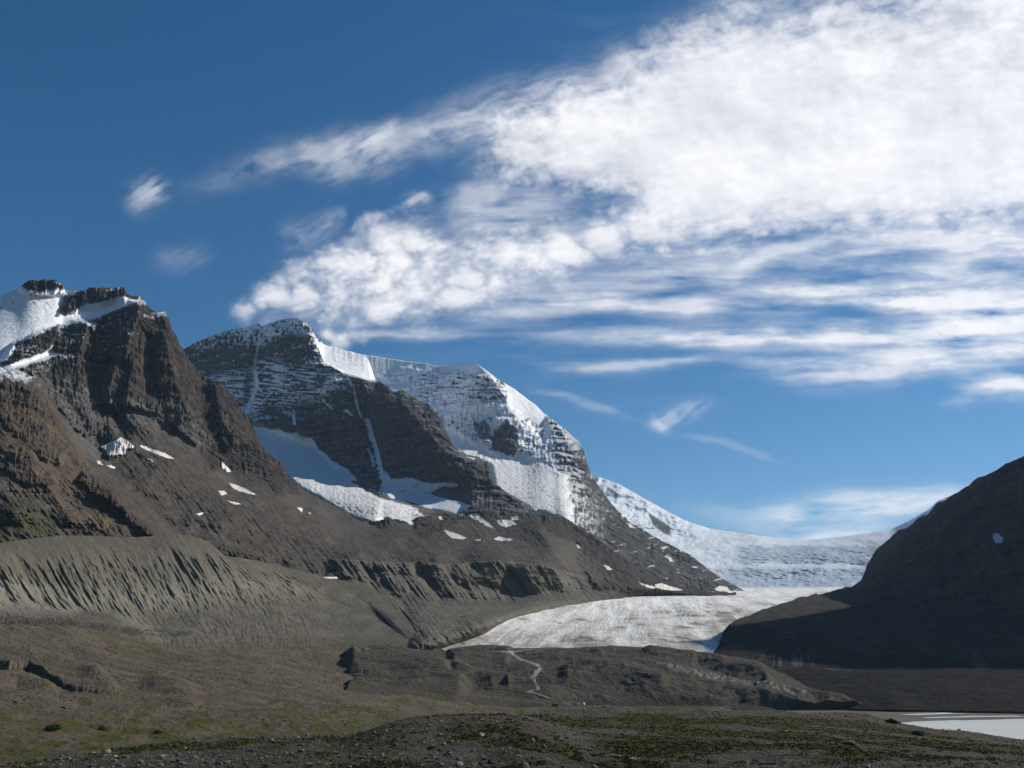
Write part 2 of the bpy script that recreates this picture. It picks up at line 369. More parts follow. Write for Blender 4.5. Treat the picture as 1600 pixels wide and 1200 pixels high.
steep = region(pxw, pyw, [(855,648),(875,660),(905,690),(920,722),(935,755),(985,815),(1080,868),(1180,925),(1170,960),(900,960),(903,835),(894,800),(888,778),(890,755),(876,737),(864,722),(862,690)], 9); steep = shp(steep)
raydisp(L, -0.5 * np.clip(py - 720, 0, 100) * region(px, py, [(700,700),(880,720),(900,760),(905,850),(760,850),(700,760)], 16))
butt = region(pxw, pyw, [(768,682),(780,668),(792,656),(805,668),(812,690),(815,705),(800,712),(790,712),(770,700)], 7); butt = shp(butt)
b2 = region(pxw, pyw, [(738,660),(752,655),(765,668),(765,690),(745,680)], 7); b2 = shp(b2)
bands = region(pxw, pyw, [(640,578),(700,582),(770,584),(790,612),(788,628),(720,632),(668,628),(640,610)], 6)
bands2 = region(pxw, pyw, [(670,640),(740,650),(800,640),(850,668),(860,720),(770,700),(700,670)], 6)
streak = fbm(px / 3.0, py / 22, 0.0, 3, 75)
strat = fbm(px / 26, py / 2.6 - 0.0 * px, 0.0, 3, 76)
sn = 1.0 - 0.97 * steep - 0.95 * butt - 0.85 * b2
rk = bands * sstep(0.02, 0.30, strat + 0.5 * nse - 0.25 * streak + 0.25 * sstep(700, 790, px) - 0.12) + bands2 * sstep(0.10, 0.40, 0.7 * nse + 0.55 * strat + 0.4 * streak)
sn = np.clip(sn - rk, 0, 1)
ledge = sstep(0.60, 0.85, N[..., 2] + 0.35 * nse + 0.15 * nsb)
sn = np.clip(np.maximum(sn, 0.75 * ledge * steep * (1 - sstep(900, 960, px)) ), 0, 1)
sn = np.maximum(sn, steep * (1 - sstep(650, 735, py)) * sstep(0.0, 0.3, nse + 0.3 * nsb) * 0.9)
sn = np.maximum(sn, steep * sstep(0.30, 0.46, 0.8 * fbm((px - 0.4 * py) / 16, (py + 0.25 * px) / 4, 3.0, 4, 78) + 0.5 * nsb) * sstep(0.4, 0.65, N[..., 2]) * 0.75)
sn = np.clip(sn + 0.0, 0, 1) * (1 - 0.9 * sstep(905, 930, py) * sstep(960, 1000, px) * 0)
andromeda = build(L, 'snowy_mountain', M['snowrock'], {'snow': sn, 'cliff': (1 - sn) * rockm, 'brown': 0.3 * steep * sstep(0, 0.3, nsb)})

# ------------------------------------------------------------------ the banded peak (left of the two)
L = loft([
    [(200,590,4900),(291,544,4700),(308,534,4660),(337,522,4600),(365,514,4540),(388,510,4480),(402,505.5,4450),(407,505.5,4440),(410,509,4430),(427,502.6,4380),(444,498,4340),(464,497,4300),(478,504,4270),(490,517,4240),(494,527,4230),(507,538,4200),(515,541,4190),(543,548,4120),(569,555,4050),(576,562,4030),(581,577,4010),(587,595,3960),(600,600,3900),(609,607,3880),(619,613,3850),(623,609,3840),(631,609,3820),(637,616,3800),(645,619,3780),(657,627,3720),(674,633,3680),(679,643,3660),(688,654,3640),(694,668,3620),(702,682,3600),(708,697,3580),(722,708,3540),(730,715,3520),(758,721,3470),(767,735,3450),(770,752,3440),(790,768,3400),(830,790,3350)],
    [(200,620,4700),(400,610,4150),(464,600,4000),(507,595,3930),(569,612,3850),(600,625,3800),(657,660,3600),(702,710,3480),(730,728,3420),(768,752,3380),(830,796,3300)],
    [(200,680,4300),(400,668,3900),(440,674,3830),(490,700,3680),(560,745,3500),(600,762,3420),(700,764,3330),(768,775,3290),(830,800,3250)],
    [(200,760,3700),(400,705,3600),(430,725,3480),(460,750,3350),(500,775,3220),(540,792,3150),(600,800,3100),(700,803,3120),(768,804,3150),(830,812,3150)],
    [(200,860,3200),(460,850,2950),(600,860,2900),(830,860,3000)]],
    200, 830, 1.05, 1.05, back=[(200, -40), (900, -500), (2500, -1500)], jag=2.4, jagw=8, seed=9)
px, py = L.px, L.py
wn1 = fbm(px / 25, py / 25, 0.0, 4, 151); pxw = px + 7 * wn1; pyw = py + 6 * fbm(px / 20, py / 20, 4.0, 4, 152)
raydisp(L, -110 * ridge(px, py, [(470,497),(488,540),(500,565),(545,585),(600,640),(610,700),(600,760)], 90, 60, 1.0, 0.0)
        - 110 * ridge(px, py, [(590,597),(640,640),(690,700),(760,740)], 50, 45, 1.0, 0.1)
        - 60 * ridge(px, py, [(445,498),(430,560),(450,640),(480,690)], 50, 50, 1.0, 0.1)
        + 90 * ridge(px, py, [(405,508),(398,560),(390,600),(385,640)], 9, 9, 1.0, 0.1)
        + 90 * ridge(px, py, [(545,590),(570,640),(580,690),(592,740)], 16, 16, 1.0, 0.2))
dome = region(pxw * 0.3 + px * 0.7, py * 0.75 + pyw * 0.25, [(494,524),(507,536),(543,546),(572,553),(580,562),(586,577),(590,598),(552,587),(538,582),(520,572),(505,563),(500,545)], 2)
rockm = (1 - dome) * (1 - region(pxw, pyw, [(390,660),(440,675),(490,690),(540,750),(600,780),(690,755),(730,765),(735,810),(400,810)], 6))
glm = region(px, py, [(395,690),(465,690),(500,700),(540,745),(600,775),(665,795),(665,860),(395,860)], 12)
raydisp(L, glm * (-1.9 * np.clip(py - 692, 0, 130) + 0.5 * np.clip(px - 420, 0, 240)))
rockdetail(L, 22, 22, -0.05, 10.0, (88.0, 34.0), 160, mask=0.03 + 0.97 * rockm, warp=0.75)
# the sunny shoulder turns right
raydisp(L, dome * np.clip(px - 500, 0, 90) * 2.6)
N = normals(L.P)
nse = fbm(px / 5, py / 5, 0.0, 4, 171); nsb = fbm(px / 34, py / 26, 0.0, 3, 172)
strat = fbm(px / 30, (py - 0.10 * (px - 400)) / 3.0, 0.0, 3, 176)
crown = region(pxw, pyw, [(285,540),(337,518),(402,500),(464,494),(490,510),(478,525),(455,520),(430,532),(405,545),(380,540),(350,545),(320,545)], 7)
midb = region(pxw, pyw, [(330,590),(420,560),(480,572),(560,590),(520,610),(500,625),(420,632),(395,650),(360,620)], 10)
ledge = sstep(0.62, 0.86, N[..., 2] + 0.30 * nse + 0.1 * strat)
sn = np.maximum(dome, ledge * (0.10 + 0.85 * region(pxw, pyw, [(280,520),(480,490),(520,560),(560,600),(500,640),(440,650),(380,670),(300,600)], 15)))
sn = np.maximum(sn, crown * sstep(-0.30, 0.05, nse + 0.5 * nsb + 0.15 * (520 - py) / 15))
sn = np.maximum(sn, midb * sstep(-0.12, 0.15, strat + 0.4 * nse + 0.3 * nsb))
for st_, wd, thr in (([(407,505),(404,530),(400,555),(396,575)], 3.2, 0.25), ([(396,575),(402,600),(393,625),(385,648)], 9, 0.45), ([(541,588),(552,605),(560,640),(566,655)], 4, .3), ([(572,650),(580,680),(588,705),(592,722),(596,740),(606,770)], 6, 0.2), ([(574,700),(582,715),(584,730)], 3, 0.2), ([(485,517),(505,555),(525,570),(540,583)], 8, 0.45), ([(458,640),(461,665)], 3, .3), ([(540,640),(550,650)], 3, .3), ([(500,622),(520,640)], 3, .4)):
    sn = np.maximum(sn, sstep(thr, thr + 0.3, ridge(px + 3 * nse, py, st_, wd, wd, 1.0, 0.05) + 0.55 * nse))
sn = np.maximum(sn, region(pxw, pyw, [(395,668),(440,672),(490,688),(495,700),(450,705),(400,690)], 3))
build_brown = sstep(540, 620, px) * sstep(0.0, 0.35, nsb + 0.25) * 0.55
athabasca = build(L, 'banded_mountain', M['snowrock'], {'snow': np.clip(sn, 0, 1), 'cliff': (1 - np.clip(sn, 0, 1)) * rockm, 'brown': build_brown + 0.0 * px})

# ------------------------------------------------------------------ left massif and the scree slopes below all peaks
L = loft([
    [(-300,520,2300),(-100,500,2400),(0,462,2500),(28,451,2520),(37,442.5,2530),(51,437,2540),(68,437,2550),(88,438,2550),(99,447,2560),(101,455,2560),(130,454,2570),(142,449.6,2570),(159,447.6,2580),(176,452,2590),(184,448,2600),(194,449,2600),(198,461,2600),(218,463,2610),(224,469,2610),(235,482,2620),(244,489,2630),(251,485.6,2630),(259,488,2640),(264,498,2640),(268,513,2640),(276,525,2650),(281,539,2650),(289,549,2650),(293,561,2660),(306,574,2660),(317,588,2670),(329,593,2680),(343,598,2690),(357,612,2700),(368,627,2700),(383,646,2700),(394,663,2700),(402,683,2700),(410,697,2700),(425,712,2710),(441,724,2720),(450,738,2730),(459,753,2740),(478,768,2750),(504,781,2760),(529,795,2780),(543,804,2790),(560,812,2800),(583,817,2830),(602,810,2850),(622,816,2870),(638,819,2880),(650,808,2900),(669,806,2930),(685,797,2980),(713,804,3020),(730,796,3050),(755,794,3070),(800,801,3090),(843,802,3100),(886,809,3100),(900,820,3090),(930,838,3060),(960,862,3050),(1000,887,3080),(1040,908,3150),(1080,921,3250),(1110,924,3300),(1150,926,3350)],
    [(-300,640,1700),(0,590,1950),(60,602,2000),(110,650,2050),(150,680,2100),(190,650,2180),(240,645,2250),(300,690,2300),(350,725,2400),(400,735,2480),(440,748,2560),(470,775,2650),(543,812,2740),(583,824,2780),(638,828,2820),(700,812,2980),(800,808,3060),(886,816,3060),(900,830,3050),(960,872,3000),(1040,914,3100),(1080,924,3200),(1150,928,3300)],
    [(-300,760,1250),(0,720,1500),(150,760,1700),(250,765,1850),(350,790,1980),(430,805,2120),(543,842,2350),(640,850,2500),(700,846,2600),(800,848,2750),(886,855,2820),(960,885,2900),(1040,917,3060),(1080,925,3180),(1150,929,3280)],
    [(-300,880,1100),(0,852,1280),(240,848,1600),(430,867,1850),(520,872,1980),(600,876,2100),(700,880,2250),(780,873,2380),(850,882,2480),(900,897,2620),(960,908,2800),(1040,920,3020),(1080,927,3150),(1150,930,3260)],
    [(-300,930,1050),(0,890,1230),(430,900,1760),(500,893,1900),(560,907,1980),(620,925,2030),(700,932,2130),(750,936,2220),(800,936,2300),(860,926,2430),(960,918,2750),(1040,923,3000),(1080,929,3130),(1150,931,3250)],
    [(-300,980,950),(430,975,1500),(560,985,1500),(630,1022,1390),(660,1014,1405),(690,1004,1450),(730,989,1540),(760,979,1630),(800,964,1870),(850,953,2150),(900,944.5,2420),(1000,932,2920),(1060,928,3120),(1100,930,3200),(1150,933,3240)],
    [(-300,1000,940),(430,990,1470),(560,1000,1480),(660,1030,1500),(700,1022,1580),(760,1003,1760),(800,983,2060),(900,960,2680),(1000,945,3200),(1150,943,3600)]],
    -300, 1150, 1.1, 1.1, back=[(200, -50), (700, -450), (1500, -1000)], jag=3.0, jagw=8, seed=21)
px, py = L.px, L.py
wn1 = fbm(px / 30, py / 30, 0.0, 4, 251); wn2 = fbm(px / 22, py / 22, 4.0, 4, 252); pxw = px + 9 * wn1; pyw = py + 8 * wn2
def R(pts, s=4): return region(pxw, pyw, pts, s)
d = (-110 * ridge(px, py, [(222,468),(205,520),(190,580),(185,640)], 45, 40, 1.0, 0.05)
     - 90 * ridge(px, py, [(255,486),(262,540),(275,600),(300,660)], 36, 40, 1.0, 0.05)
     - 70 * ridge(px, py, [(335,595),(345,650),(372,700)], 25, 30, 1.0, 0.05)
     - 70 * ridge(px, py, [(140,500),(120,560),(125,620),(150,680)], 40, 30, 1.0, 0.05)
     - 90 * ridge(px, py, [(20,590),(80,640),(130,720),(190,790),(240,836)], 120, 30, 1.0, 0.0)
     + 70 * ridge(px, py, [(195,560),(188,600),(182,650),(200,690)], 14, 14, 1.0, 0.1)
     + 50 * ridge(px, py, [(235,520),(232,570),(236,620)], 12, 12, 1.0, 0.1)
     - 70 * ridge(px, py, [(590,800),(650,846),(705,885)], 48, 26, 1.0, 0.2)
     - 85 * ridge(px, py, [(835,800),(852,845),(900,905)], 75, 36, 1.0, 0.25) - 50 * ridge(px, py, [(740,840),(770,862),(800,890)], 40, 24, 1.0, 0.2, True)
     - 40 * ridge(px, py, [(480,790),(540,830),(570,870)], 50, 25, 1.0, 0.1))
raydisp(L, d)
cliff = R([(-320,400),(60,590),(100,655),(150,700),(168,720),(215,700),(182,650),(205,640),(250,655),(300,690),(330,735),(360,735),(400,745),(445,775),(470,770),(440,700),(420,600),(300,380),(60,400)], 6)
cliff = np.maximum(cliff, R([(-320,560),(0,585),(60,600),(110,690),(95,725),(40,700),(0,650),(-320,650)], 7) * 0.7)
cliff = np.maximum(cliff, R([(30,700),(80,735),(85,755),(50,760),(10,740)], 6) * 0.6)
cliff = np.maximum(cliff, R([(130,735),(180,770),(215,810),(245,838),(225,838),(190,800),(150,775),(120,750)], 5) * 0.8)
cliff = np.maximum(cliff, R([(650,808),(700,810),(690,830),(660,840),(640,830)], 5) * 0.6)
low_rock = R([(900,820),(930,836),(1000,885),(1080,921),(1150,925),(1150,935),(1000,935),(930,915),(900,880),(905,850)], 6)
bench = R([(850,808),(890,808),(903,826),(905,850),(880,842),(850,825)], 4)
snowy = np.maximum(region(px, py, [(-320,440),(-50,470),(30,446),(60,458),(110,465),(92,492),(118,489),(131,452),(134,475),(184,464),(215,464),(222,468),(190,479),(112,507),(70,516),(20,538),(0,568),(-320,600)], 5),
    region(px, py, [(0,575),(50,558),(84,543),(95,552),(0,585)], 3))
rtop = region(px, py, [(28,440),(100,436),(101,458),(62,462),(30,455)], 3)
cl = np.clip((cliff + 0.7 * low_rock + 0.5 * bench) * (1 - 0.97 * snowy * (1 - rtop)), 0, 1)
rockdetail(L, 19, 17, 0.02, 10.0, (80.0, 30.0), 260, mask=cl, warp=0.7)
crk = fbm(px / 4.2 + 0.1 * py / 4.2, py / 13.0, 1.0, 4, 268, 0.6, True)
raydisp(L, -cl * 9 * crk)
# scree: broad undulation plus furrows that run down the slope
fall = fbm((px + 0.9 * (py - 700)) / 60 - (py - 700) / 60 * 1.9, (py + px * 0.5) / 170, 0.0, 4, 262, 0.55, True)
fur = fbm((px - 0.75 * py) / 10, (py + px) / 110, 0.0, 4, 263, 0.6, True)
und = fbm(px / 75, py / 35, 0.0, 5, 264)
sc_ = (1 - cl) * (1 - 0.93 * snowy)
raydisp(L, -sc_ * (8 * fur + 17 * fall + 50 * und) * sstep(0, 0.3, L.T))
# gullied wall under the bench
wallm = sstep(3.02, 3.12, L.T) * (1 - sstep(3.9, 4.25, L.T)) * sstep(500, 540, px) * (1 - sstep(880, 930, px))
ril = fbm((px - 0.7 * (py - 880)) / 8.5, (L.T - 3) * 1.0, 0.0, 3, 270, 0.5, True)
bigr = fbm((px - 0.6 * (py - 880)) / 45, 0.2, 0.0, 2, 271, 0.5, True)
raydisp(L, -wallm * (13 * ril * (0.5 + sstep(-0.4, 0.5, und)) + 30 * bigr))
fine = fbm(px / 4, py / 4, 0.0, 4, 280)
raydisp(L, -2.5 * fine * sc_)
N = normals(L.P)
nse = fbm(px / 5, py / 5, 0.0, 4, 281)
snowtop = region(px + 3 * wn1 + 3 * nse, py + 3 * wn2 + 3 * nse, [(-320,440),(-50,470),(30,446),(45,456),(60,458),(80,452),(130,450),(110,465),(98,472),(92,485),(95,492),(118,489),(128,476),(131,452),(134,452),(134,475),(150,474),(184,464),(190,462),(215,464),(222,468),(205,476),(190,479),(160,494),(112,507),(88,508),(70,516),(60,522),(55,526),(20,538),(25,545),(10,560),(0,568),(-320,600)], 1.5)
sn2 = region(px + 3 * wn1 + 2 * nse, py + 3 * wn2 + 2 * nse, [(0,575),(25,565),(50,558),(75,548),(82,540),(84,550),(95,552),(70,562),(40,572),(0,585),(-60,590)], 1.2)
snow = np.maximum(snowtop, sn2)
topn = region(px, py, [(-320,400),(300,400),(260,520),(60,600),(-320,600)], 8)
snow = np.maximum(snow, topn * sstep(0.70, 0.95, N[..., 2] + 0.35 * nse) * 0.8 * sstep(-0.1, 0.2, wn1))
snow = snow * (1 - 0.9 * sstep(0.30, 0.42, nse) * region(px, py, [(0,470),(60,455),(62,480),(0,490)], 4))
greyc = R([(60,590),(100,590),(130,600),(190,615),(240,625),(300,640),(330,690),(300,705),(250,665),(200,660),(180,690),(150,720),(120,690)], 10)
tan = R([(0,590),(60,600),(110,680),(130,735),(200,800),(235,836),(120,836),(60,760),(0,720)], 14) * (0.45 + 0.55 * sstep(-0.1, 0.4, wn1 + 0.4 * nse))
tan = np.maximum(tan, 0.5 * R([(85,760),(150,800),(195,838),(140,838),(80,790)], 12))
tan = np.maximum(tan, 0.8 * R([(110,700),(135,740),(158,762),(148,735),(125,700)], 6))
tan = np.maximum(tan, 0.35 * cl * sstep(0, 0.3, wn2) * (px < 450))
grass = R([(-320,770),(0,775),(60,800),(110,838),(0,850),(-320,860)], 16) * sstep(-0.35, 0.15, wn1 + 0.5 * nse)
pale = wallm * 0.6 * sstep(0.1, 0.7, ril) + 0.35 * R([(850,830),(900,850),(960,905),(900,930),(860,880)], 12)
pale = np.maximum(pale, 0.72 * sstep(3.9, 4.4, L.T) * sstep(380, 480, px) * (1 - sstep(850, 1000, px)))
scree = sc_ * 1.0
M_slope = build(L, 'rocky_mountainside', M['brownrock'], {'snow': snow, 'cliff': cl * (1 - snow), 'scree': scree, 'tan': tan, 'grey': np.clip(greyc * 0.9 + 0.45 * sc_ * sstep(0.05, 0.5, fbm((px - 0.9 * py) / 34, (py + px) / 160, 7.0, 5, 266, 0.6)) + 0.35 * sc_ * sstep(0.2, 0.5, wn2), 0, 1), 'grass': grass, 'pale': np.clip(pale, 0, 1)})

# ------------------------------------------------------------------ lateral moraine and the plain in front of it
L = loft([
    [(-400,880,820),(-200,868,900),(0,848,1060),(60,840,1120),(90,836.5,1150),(150,837,1210),(200,839.5,1260),(232,838,1290),(255,833.5,1310),(275,834,1330),(300,838,1360),(325,845,1390),(340,858,1410),(352,869,1430),(375,871,1460),(400,876,1500),(430,882,1540),(470,893,1600),(520,903,1680),(570,915,1740),(610,935,1740),(632,956,1640),(650,984,1530),(664,1010,1430),(690,1022,1390),(740,1024,1380),(790,1030,1370),(900,1050,1250),(1050,1100,1050)],
    [(-400,950,760),(0,945,960),(100,950,1060),(200,956,1150),(270,955,1220),(350,935,1330),(430,930,1440),(520,937,1580),(590,962,1600),(630,992,1490),(655,1012,1420),(690,1026,1380),(790,1036,1340),(900,1062,1200),(1050,1104,1040)],
    [(-400,975,700),(0,966,880),(100,972,940),(180,986,980),(250,1008,1000),(350,1010,1100),(430,1004,1220),(520,1004,1330),(600,1008,1390),(660,1018,1390),(700,1028,1370),(790,1055,1200),(900,1080,1100),(1050,1107,1020)],
    [(-400,1040,620),(0,1035,760),(200,1042,850),(400,1050,930),(480,1062,960),(600,1076,980),(700,1090,1000),(800,1100,1010),(900,1106,1000),(1050,1110,990)],
    [(-400,1110,400),(0,1100,500),(200,1110,560),(400,1122,580),(600,1142,540),(800,1150,520),(1050,1150,520)],
    [(-400,1300,130),(0,1260,170),(400,1260,175),(800,1260,170),(1050,1260,170)]],
    -400, 1050, 1.1, 1.0, shift=[0, 62, 92, 92, 92, 92], back=[(30, -15), (90, -40), (300, -120)], jag=0.8, jagw=14, seed=31)
px, py, U, T = L.px, L.py, L.U, L.T
wn1 = fbm(px / 40, py / 25, 0.0, 4, 351); wn2 = fbm(px / 30, py / 12, 4.0, 4, 352); nse = fbm(px / 6, py / 3.5, 0.0, 4, 353)
ril = fbm(U / 12.0 + 0.9 * fbm(U / 40, T * 1.6, 8.0, 4, 359), T * 1.3, 0.0, 4, 360, 0.55, True)
ril2 = fbm(U / 24, T * 0.7, 3.0, 3, 361, 0.5, True)
rm = sstep(0.03, 0.4, T) * (1 - sstep(0.75, 1.25, T)) * (1 - sstep(410, 470, U))
hole = fbm(U / 34, T * 2.2, 5.0, 4, 362, 0.6)
raydisp(L, -(rm * sstep(-0.35, 0.5, hole) * (3.8 * ril + 2.6 * fbm(U / 4.6, T * 2.5, 4.0, 3, 366, 0.5, True)) + rm * 9 * ril2) - 5 * (1 - sstep(470, 540, px)) * sstep(1.0, 1.3, T) * (1 - sstep(2, 2.3, T)) * fbm(U / 30, T * 2, 0.0, 4, 363, 0.5, True)
        - (1 + 4 * (1 - sstep(470, 540, px))) * sstep(0.1, 0.5, T) * (1 - sstep(2, 2.3, T)) * fbm(U / 5, T * 4, 0.0, 4, 364, 0.5))
# the plain rises and falls: true vertical relief
pl = sstep(1.9, 2.3, T)
X, Y = L.P[..., 0], L.P[..., 1]
zz = pl * (5.5 * fbm(X / 110, Y / 60, 0.0, 5, 370, 0.5) + 2.2 * fbm((X + 0.4 * Y) / 90, Y / 22, 0.0, 4, 371, 0.5, True) + 0.7 * fbm(X / 12, Y / 9, 0.0, 4, 372))
def stepline(pts, w1, w2): return ridge(px, py, pts, w1, w2, 1.0, 0.08)
# cut bank at the far left, little ridges
bank = region(px, py + 2 * nse, [(-420,1035),(0,1033),(15,1037),(45,1034),(70,1050),(95,1066),(115,1076),(150,1085),(-420,1110)], 2.5)
zz = zz - 7 * bank * (1 - sstep(1040, 1110, py)) + 5 * ridge(px, py, [(-60,1060),(30,1046),(60,1062),(100,1086)], 34, 16, 1.0, 0.2, True)
zz = zz + 4 * ridge(px, py, [(215,1064),(255,1068),(290,1084),(320,1100)], 30, 18, 1.0, 0.35, True) + 3 * ridge(px, py, [(120,1050),(150,1056),(175,1074),(195,1088)], 26, 12, 1.0, 0.35, True)
L.P[..., 2] += zz
px2, py2 = px, py
pale = rm * (0.25 + 0.75 * sstep(0.45, 0.9, T)) * sstep(-0.1, 0.6, ril + 0.4 * hole) + 0.8 * region(px + 10 * wn1, py + 8 * wn2, [(-420,900),(20,900),(60,920),(130,950),(110,962),(-420,955)], 8)
pale = np.maximum(pale, 0.8 * region(px + 8 * wn1, py + 6 * wn2, [(150,935),(210,945),(260,1000),(240,1000),(190,970)], 9))
pale = np.maximum(pale, 0.45 * region(px + 8 * wn1, py + 6 * wn2, [(280,1000),(380,880),(480,900),(660,960),(700,1000),(500,1005),(400,960),(340,1000)], 14) * sstep(-0.3, 0.3, wn2))
pale = np.maximum(pale, 0.75 * sstep(-0.25, 0.2, nse) * region(px + 6 * wn1, py + 3 * wn2, [(195,1096),(300,1105),(400,1116),(500,1122),(620,1128),(610,1134),(500,1129),(390,1123),(290,1113),(200,1101)], 3))
plain = sstep(1.85, 2.15, T + 0.2 * wn2)
grass = plain * sstep(0.13, 0.42, wn2 + 0.35 * nse + 0.35 * sstep(1075, 1150, py) - 0.05)
grass = np.maximum(grass, 0.6 * region(px + 9 * wn1, py + 5 * wn2, [(190,1008),(290,1028),(320,1040),(230,1035),(180,1020)], 6))
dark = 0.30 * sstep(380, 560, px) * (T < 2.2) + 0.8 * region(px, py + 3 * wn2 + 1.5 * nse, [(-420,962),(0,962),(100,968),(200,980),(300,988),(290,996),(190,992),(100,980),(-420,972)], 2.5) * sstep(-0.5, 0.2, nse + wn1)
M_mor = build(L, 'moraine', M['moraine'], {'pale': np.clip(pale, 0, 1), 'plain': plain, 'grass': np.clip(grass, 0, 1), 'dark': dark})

# ------------------------------------------------------------------ glacier tongue
L = loft([
    [(600,1008,1500),(677,1006,1500),(700,1000,1540),(730,988,1600),(760,976,1700),(800,958,1950),(850,946,2260),(900,939,2520),(1000,927,3050),(1100,921,3600),(1150,920.5,3900),(1200,920,4300),(1260,918.5,4600),(1310,917.5,4800),(1420,915,4900)],
    [(600,1020,1430),(800,985,1720),(900,965,2050),(1000,950,2450),(1100,940,2800),(1200,935,3000),(1310,930,3200),(1420,930,3200)],
    [(600,1030,1400),(900,1000,1560),(1000,985,1720),(1100,970,1950),(1200,965,2050),(1420,965,2000)],
    [(600,1040,1380),(900,1018,1400),(1000,1012,1420),(1130,1012,1450),(1420,1010,1450)],
    [(600,1060,1330),(1420,1060,1300)]],
    600, 1420, 1.0, 0.9, seed=41)
px, py, X, Y = L.px, L.py, L.P[..., 0], L.P[..., 1]
flow = fbm(X / 38 - Y / 300, Y / 420, 0.0, 5, 451, 0.6)
cr = fbm((X + 0.5 * Y) / 90, (Y - 0.35 * X) / 22, 0.0, 4, 452, 0.6, True)
L.P[..., 2] += 2.6 * flow + 1.3 * cr + 2.2 * fbm(X / 160, Y / 160, 0.0, 3, 453)
wn1 = fbm(px / 40, py / 8, 0.0, 5, 454)
dirt = sstep(0.0, 0.5, flow * 0.9 + 0.5 * wn1) * 0.55 + 0.55 * (1 - sstep(0, 45, px - 690 - (1010 - py) * 1.6 + 20 * wn1)) + 0.6 * sstep(975, 1012, py + 8 * wn1)
dirt = dirt + 0.6 * region(px + 12 * wn1, py + 4 * wn1, [(1110,968),(1150,955),(1180,955),(1150,975),(1130,1005),(1110,1000)], 8)
dk = region(px + 10 * wn1, py + 3 * wn1, [(1112,958),(1135,954),(1160,952),(1150,960),(1125,962)], 1.5) * 0.7
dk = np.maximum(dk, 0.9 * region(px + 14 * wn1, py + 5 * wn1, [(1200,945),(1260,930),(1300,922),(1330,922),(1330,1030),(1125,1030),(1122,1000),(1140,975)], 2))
dk = np.maximum(dk, 0.75 * sstep(0.62, 0.78, fbm((X + 0.3 * Y) / 48, (Y - 0.9 * X) / 420, 0.0, 5, 457, 0.55, True)) * sstep(-0.1, 0.3, fbm(X / 120, Y / 160, 3.0, 4, 458)))
dk = np.maximum(dk, 0.8 * sstep(0.46, 0.58, cr + 0.3 * wn1) * sstep(0.05, 0.4, fbm(X / 150, Y / 200, 0.0, 3, 455)))
snow = sstep(0.1, 0.6, -flow + 0.4 * cr) * 0.7 + 0.5 * (1 - sstep(925, 970, py))
M_gl = build(L, 'glacier', M['glacier'], {'dirt': np.clip(dirt, 0, 1), 'dark': dk, 'snow': np.clip(snow, 0, 1)})

# ------------------------------------------------------------------ shaded right-hand mountain and the debris at its foot
L = loft([
    [(1105,1030,1390),(1122,1010,1440),(1130,990,1500),(1140,975,1600),(1160,964,1720),(1200,949,1980),(1250,933,2450),(1290,925,2900),(1318,919,3150),(1331,916,3150),(1345,905,3100),(1351,893,3060),(1355,881,3020),(1372,855,2950),(1399,833,2870),(1430,815,2780),(1447,804,2740),(1464,787,2700),(1490,772,2640),(1512,759,2600),(1530,746,2560),(1556,735,2510),(1582,719,2460),(1600,712,2430),(1650,665,2430),(1700,600,2420),(1780,510,2400),(1900,350,2300),(2100,325,2020),(2400,330,1800)],  # crest beyond the right frame edge raised to throw shade over the debris
    [(1105,1032,1385),(1130,1000,1460),(1160,975,1620),(1200,962,1800),(1250,950,2050),(1290,942,2200),(1331,938,2280),(1400,945,2150),(1500,955,1950),(1600,962,1800),(1850,965,1500),(2050,965,1300)],
    [(1105,1035,1380),(1130,1015,1400),(1200,1005,1430),(1330,1005,1450),(1450,1012,1400),(1600,1018,1330),(1850,1020,1150),(2050,1020,1050)],
    [(1105,1045,1300),(1200,1050,1220),(1300,1050,1220),(1450,1050,1180),(1600,1055,1130),(1850,1060,1000),(2050,1060,950)],
    [(1105,1060,1200),(1200,1065,1180),(1300,1100,1070),(1340,1108,1010),(1600,1112,960),(1850,1120,850),(2050,1125,800)]],
    1105, 2400, 1.3, 1.1, back=[(150, -20), (600, -250), (1200, -600)], jag=4.5, jagw=16, seed=51)
px, py, T = L.px, L.py, L.T
wn1 = fbm(px / 40, py / 30, 0.0, 4, 551); nse = fbm(px / 6, py / 5, 0.0, 4, 552); wn2 = fbm(px / 50, py / 12, 3.0, 4, 553)
mt = (1 - sstep(0.8, 1.2, T)) * sstep(1325, 1350, px)
rockdetail(L, 14, 16, 0.1, 13.0, (70.0, 28.0), 560, mask=mt)
cave = region(px + 2 * nse, py + 2 * wn2, [(1190,1010),(1230,1004),(1290,1006),(1308,1012),(1322,1016),(1322,1040),(1200,1042),(1186,1030)], 2.5)
cave_s = region(px + 3 * nse, py + 2 * wn2, [(1195,1014),(1230,1008),(1290,1010),(1312,1018),(1308,1036),(1200,1040)], 9)
lip = region(px + 2 * nse, py, [(1290,1008),(1322,1012),(1320,1040),(1285,1040)], 2)
raydisp(L, (1 - mt) * (-26 * fbm(px / 60, py / 24, 0.0, 5, 562, 0.45) - 4 * fbm(px / 14, py / 7, 0.0, 4, 563, 0.5, True)) * (1 - 0.35 * sstep(2.0, 2.6, T)) + 24 * cave_s)
pale = 0.35 * (1 - mt) * sstep(0.1, 0.5, wn2 + 0.4 * nse) * (py < 1000)
pale = np.maximum(pale, sstep(0.3, 0.6, fbm((px - 0.6 * py) / 3.2, py / 22, 0.0, 2, 565, 0.5, True)) * region(px, py, [(1518,1015),(1530,1016),(1545,1045),(1520,1046)], 2))
ice = cave * sstep(1018, 1026, py) * sstep(-0.05, 0.25, fbm(px / 3.2, py / 30, 0.0, 3, 566)) * (1 - sstep(1268, 1276, px))
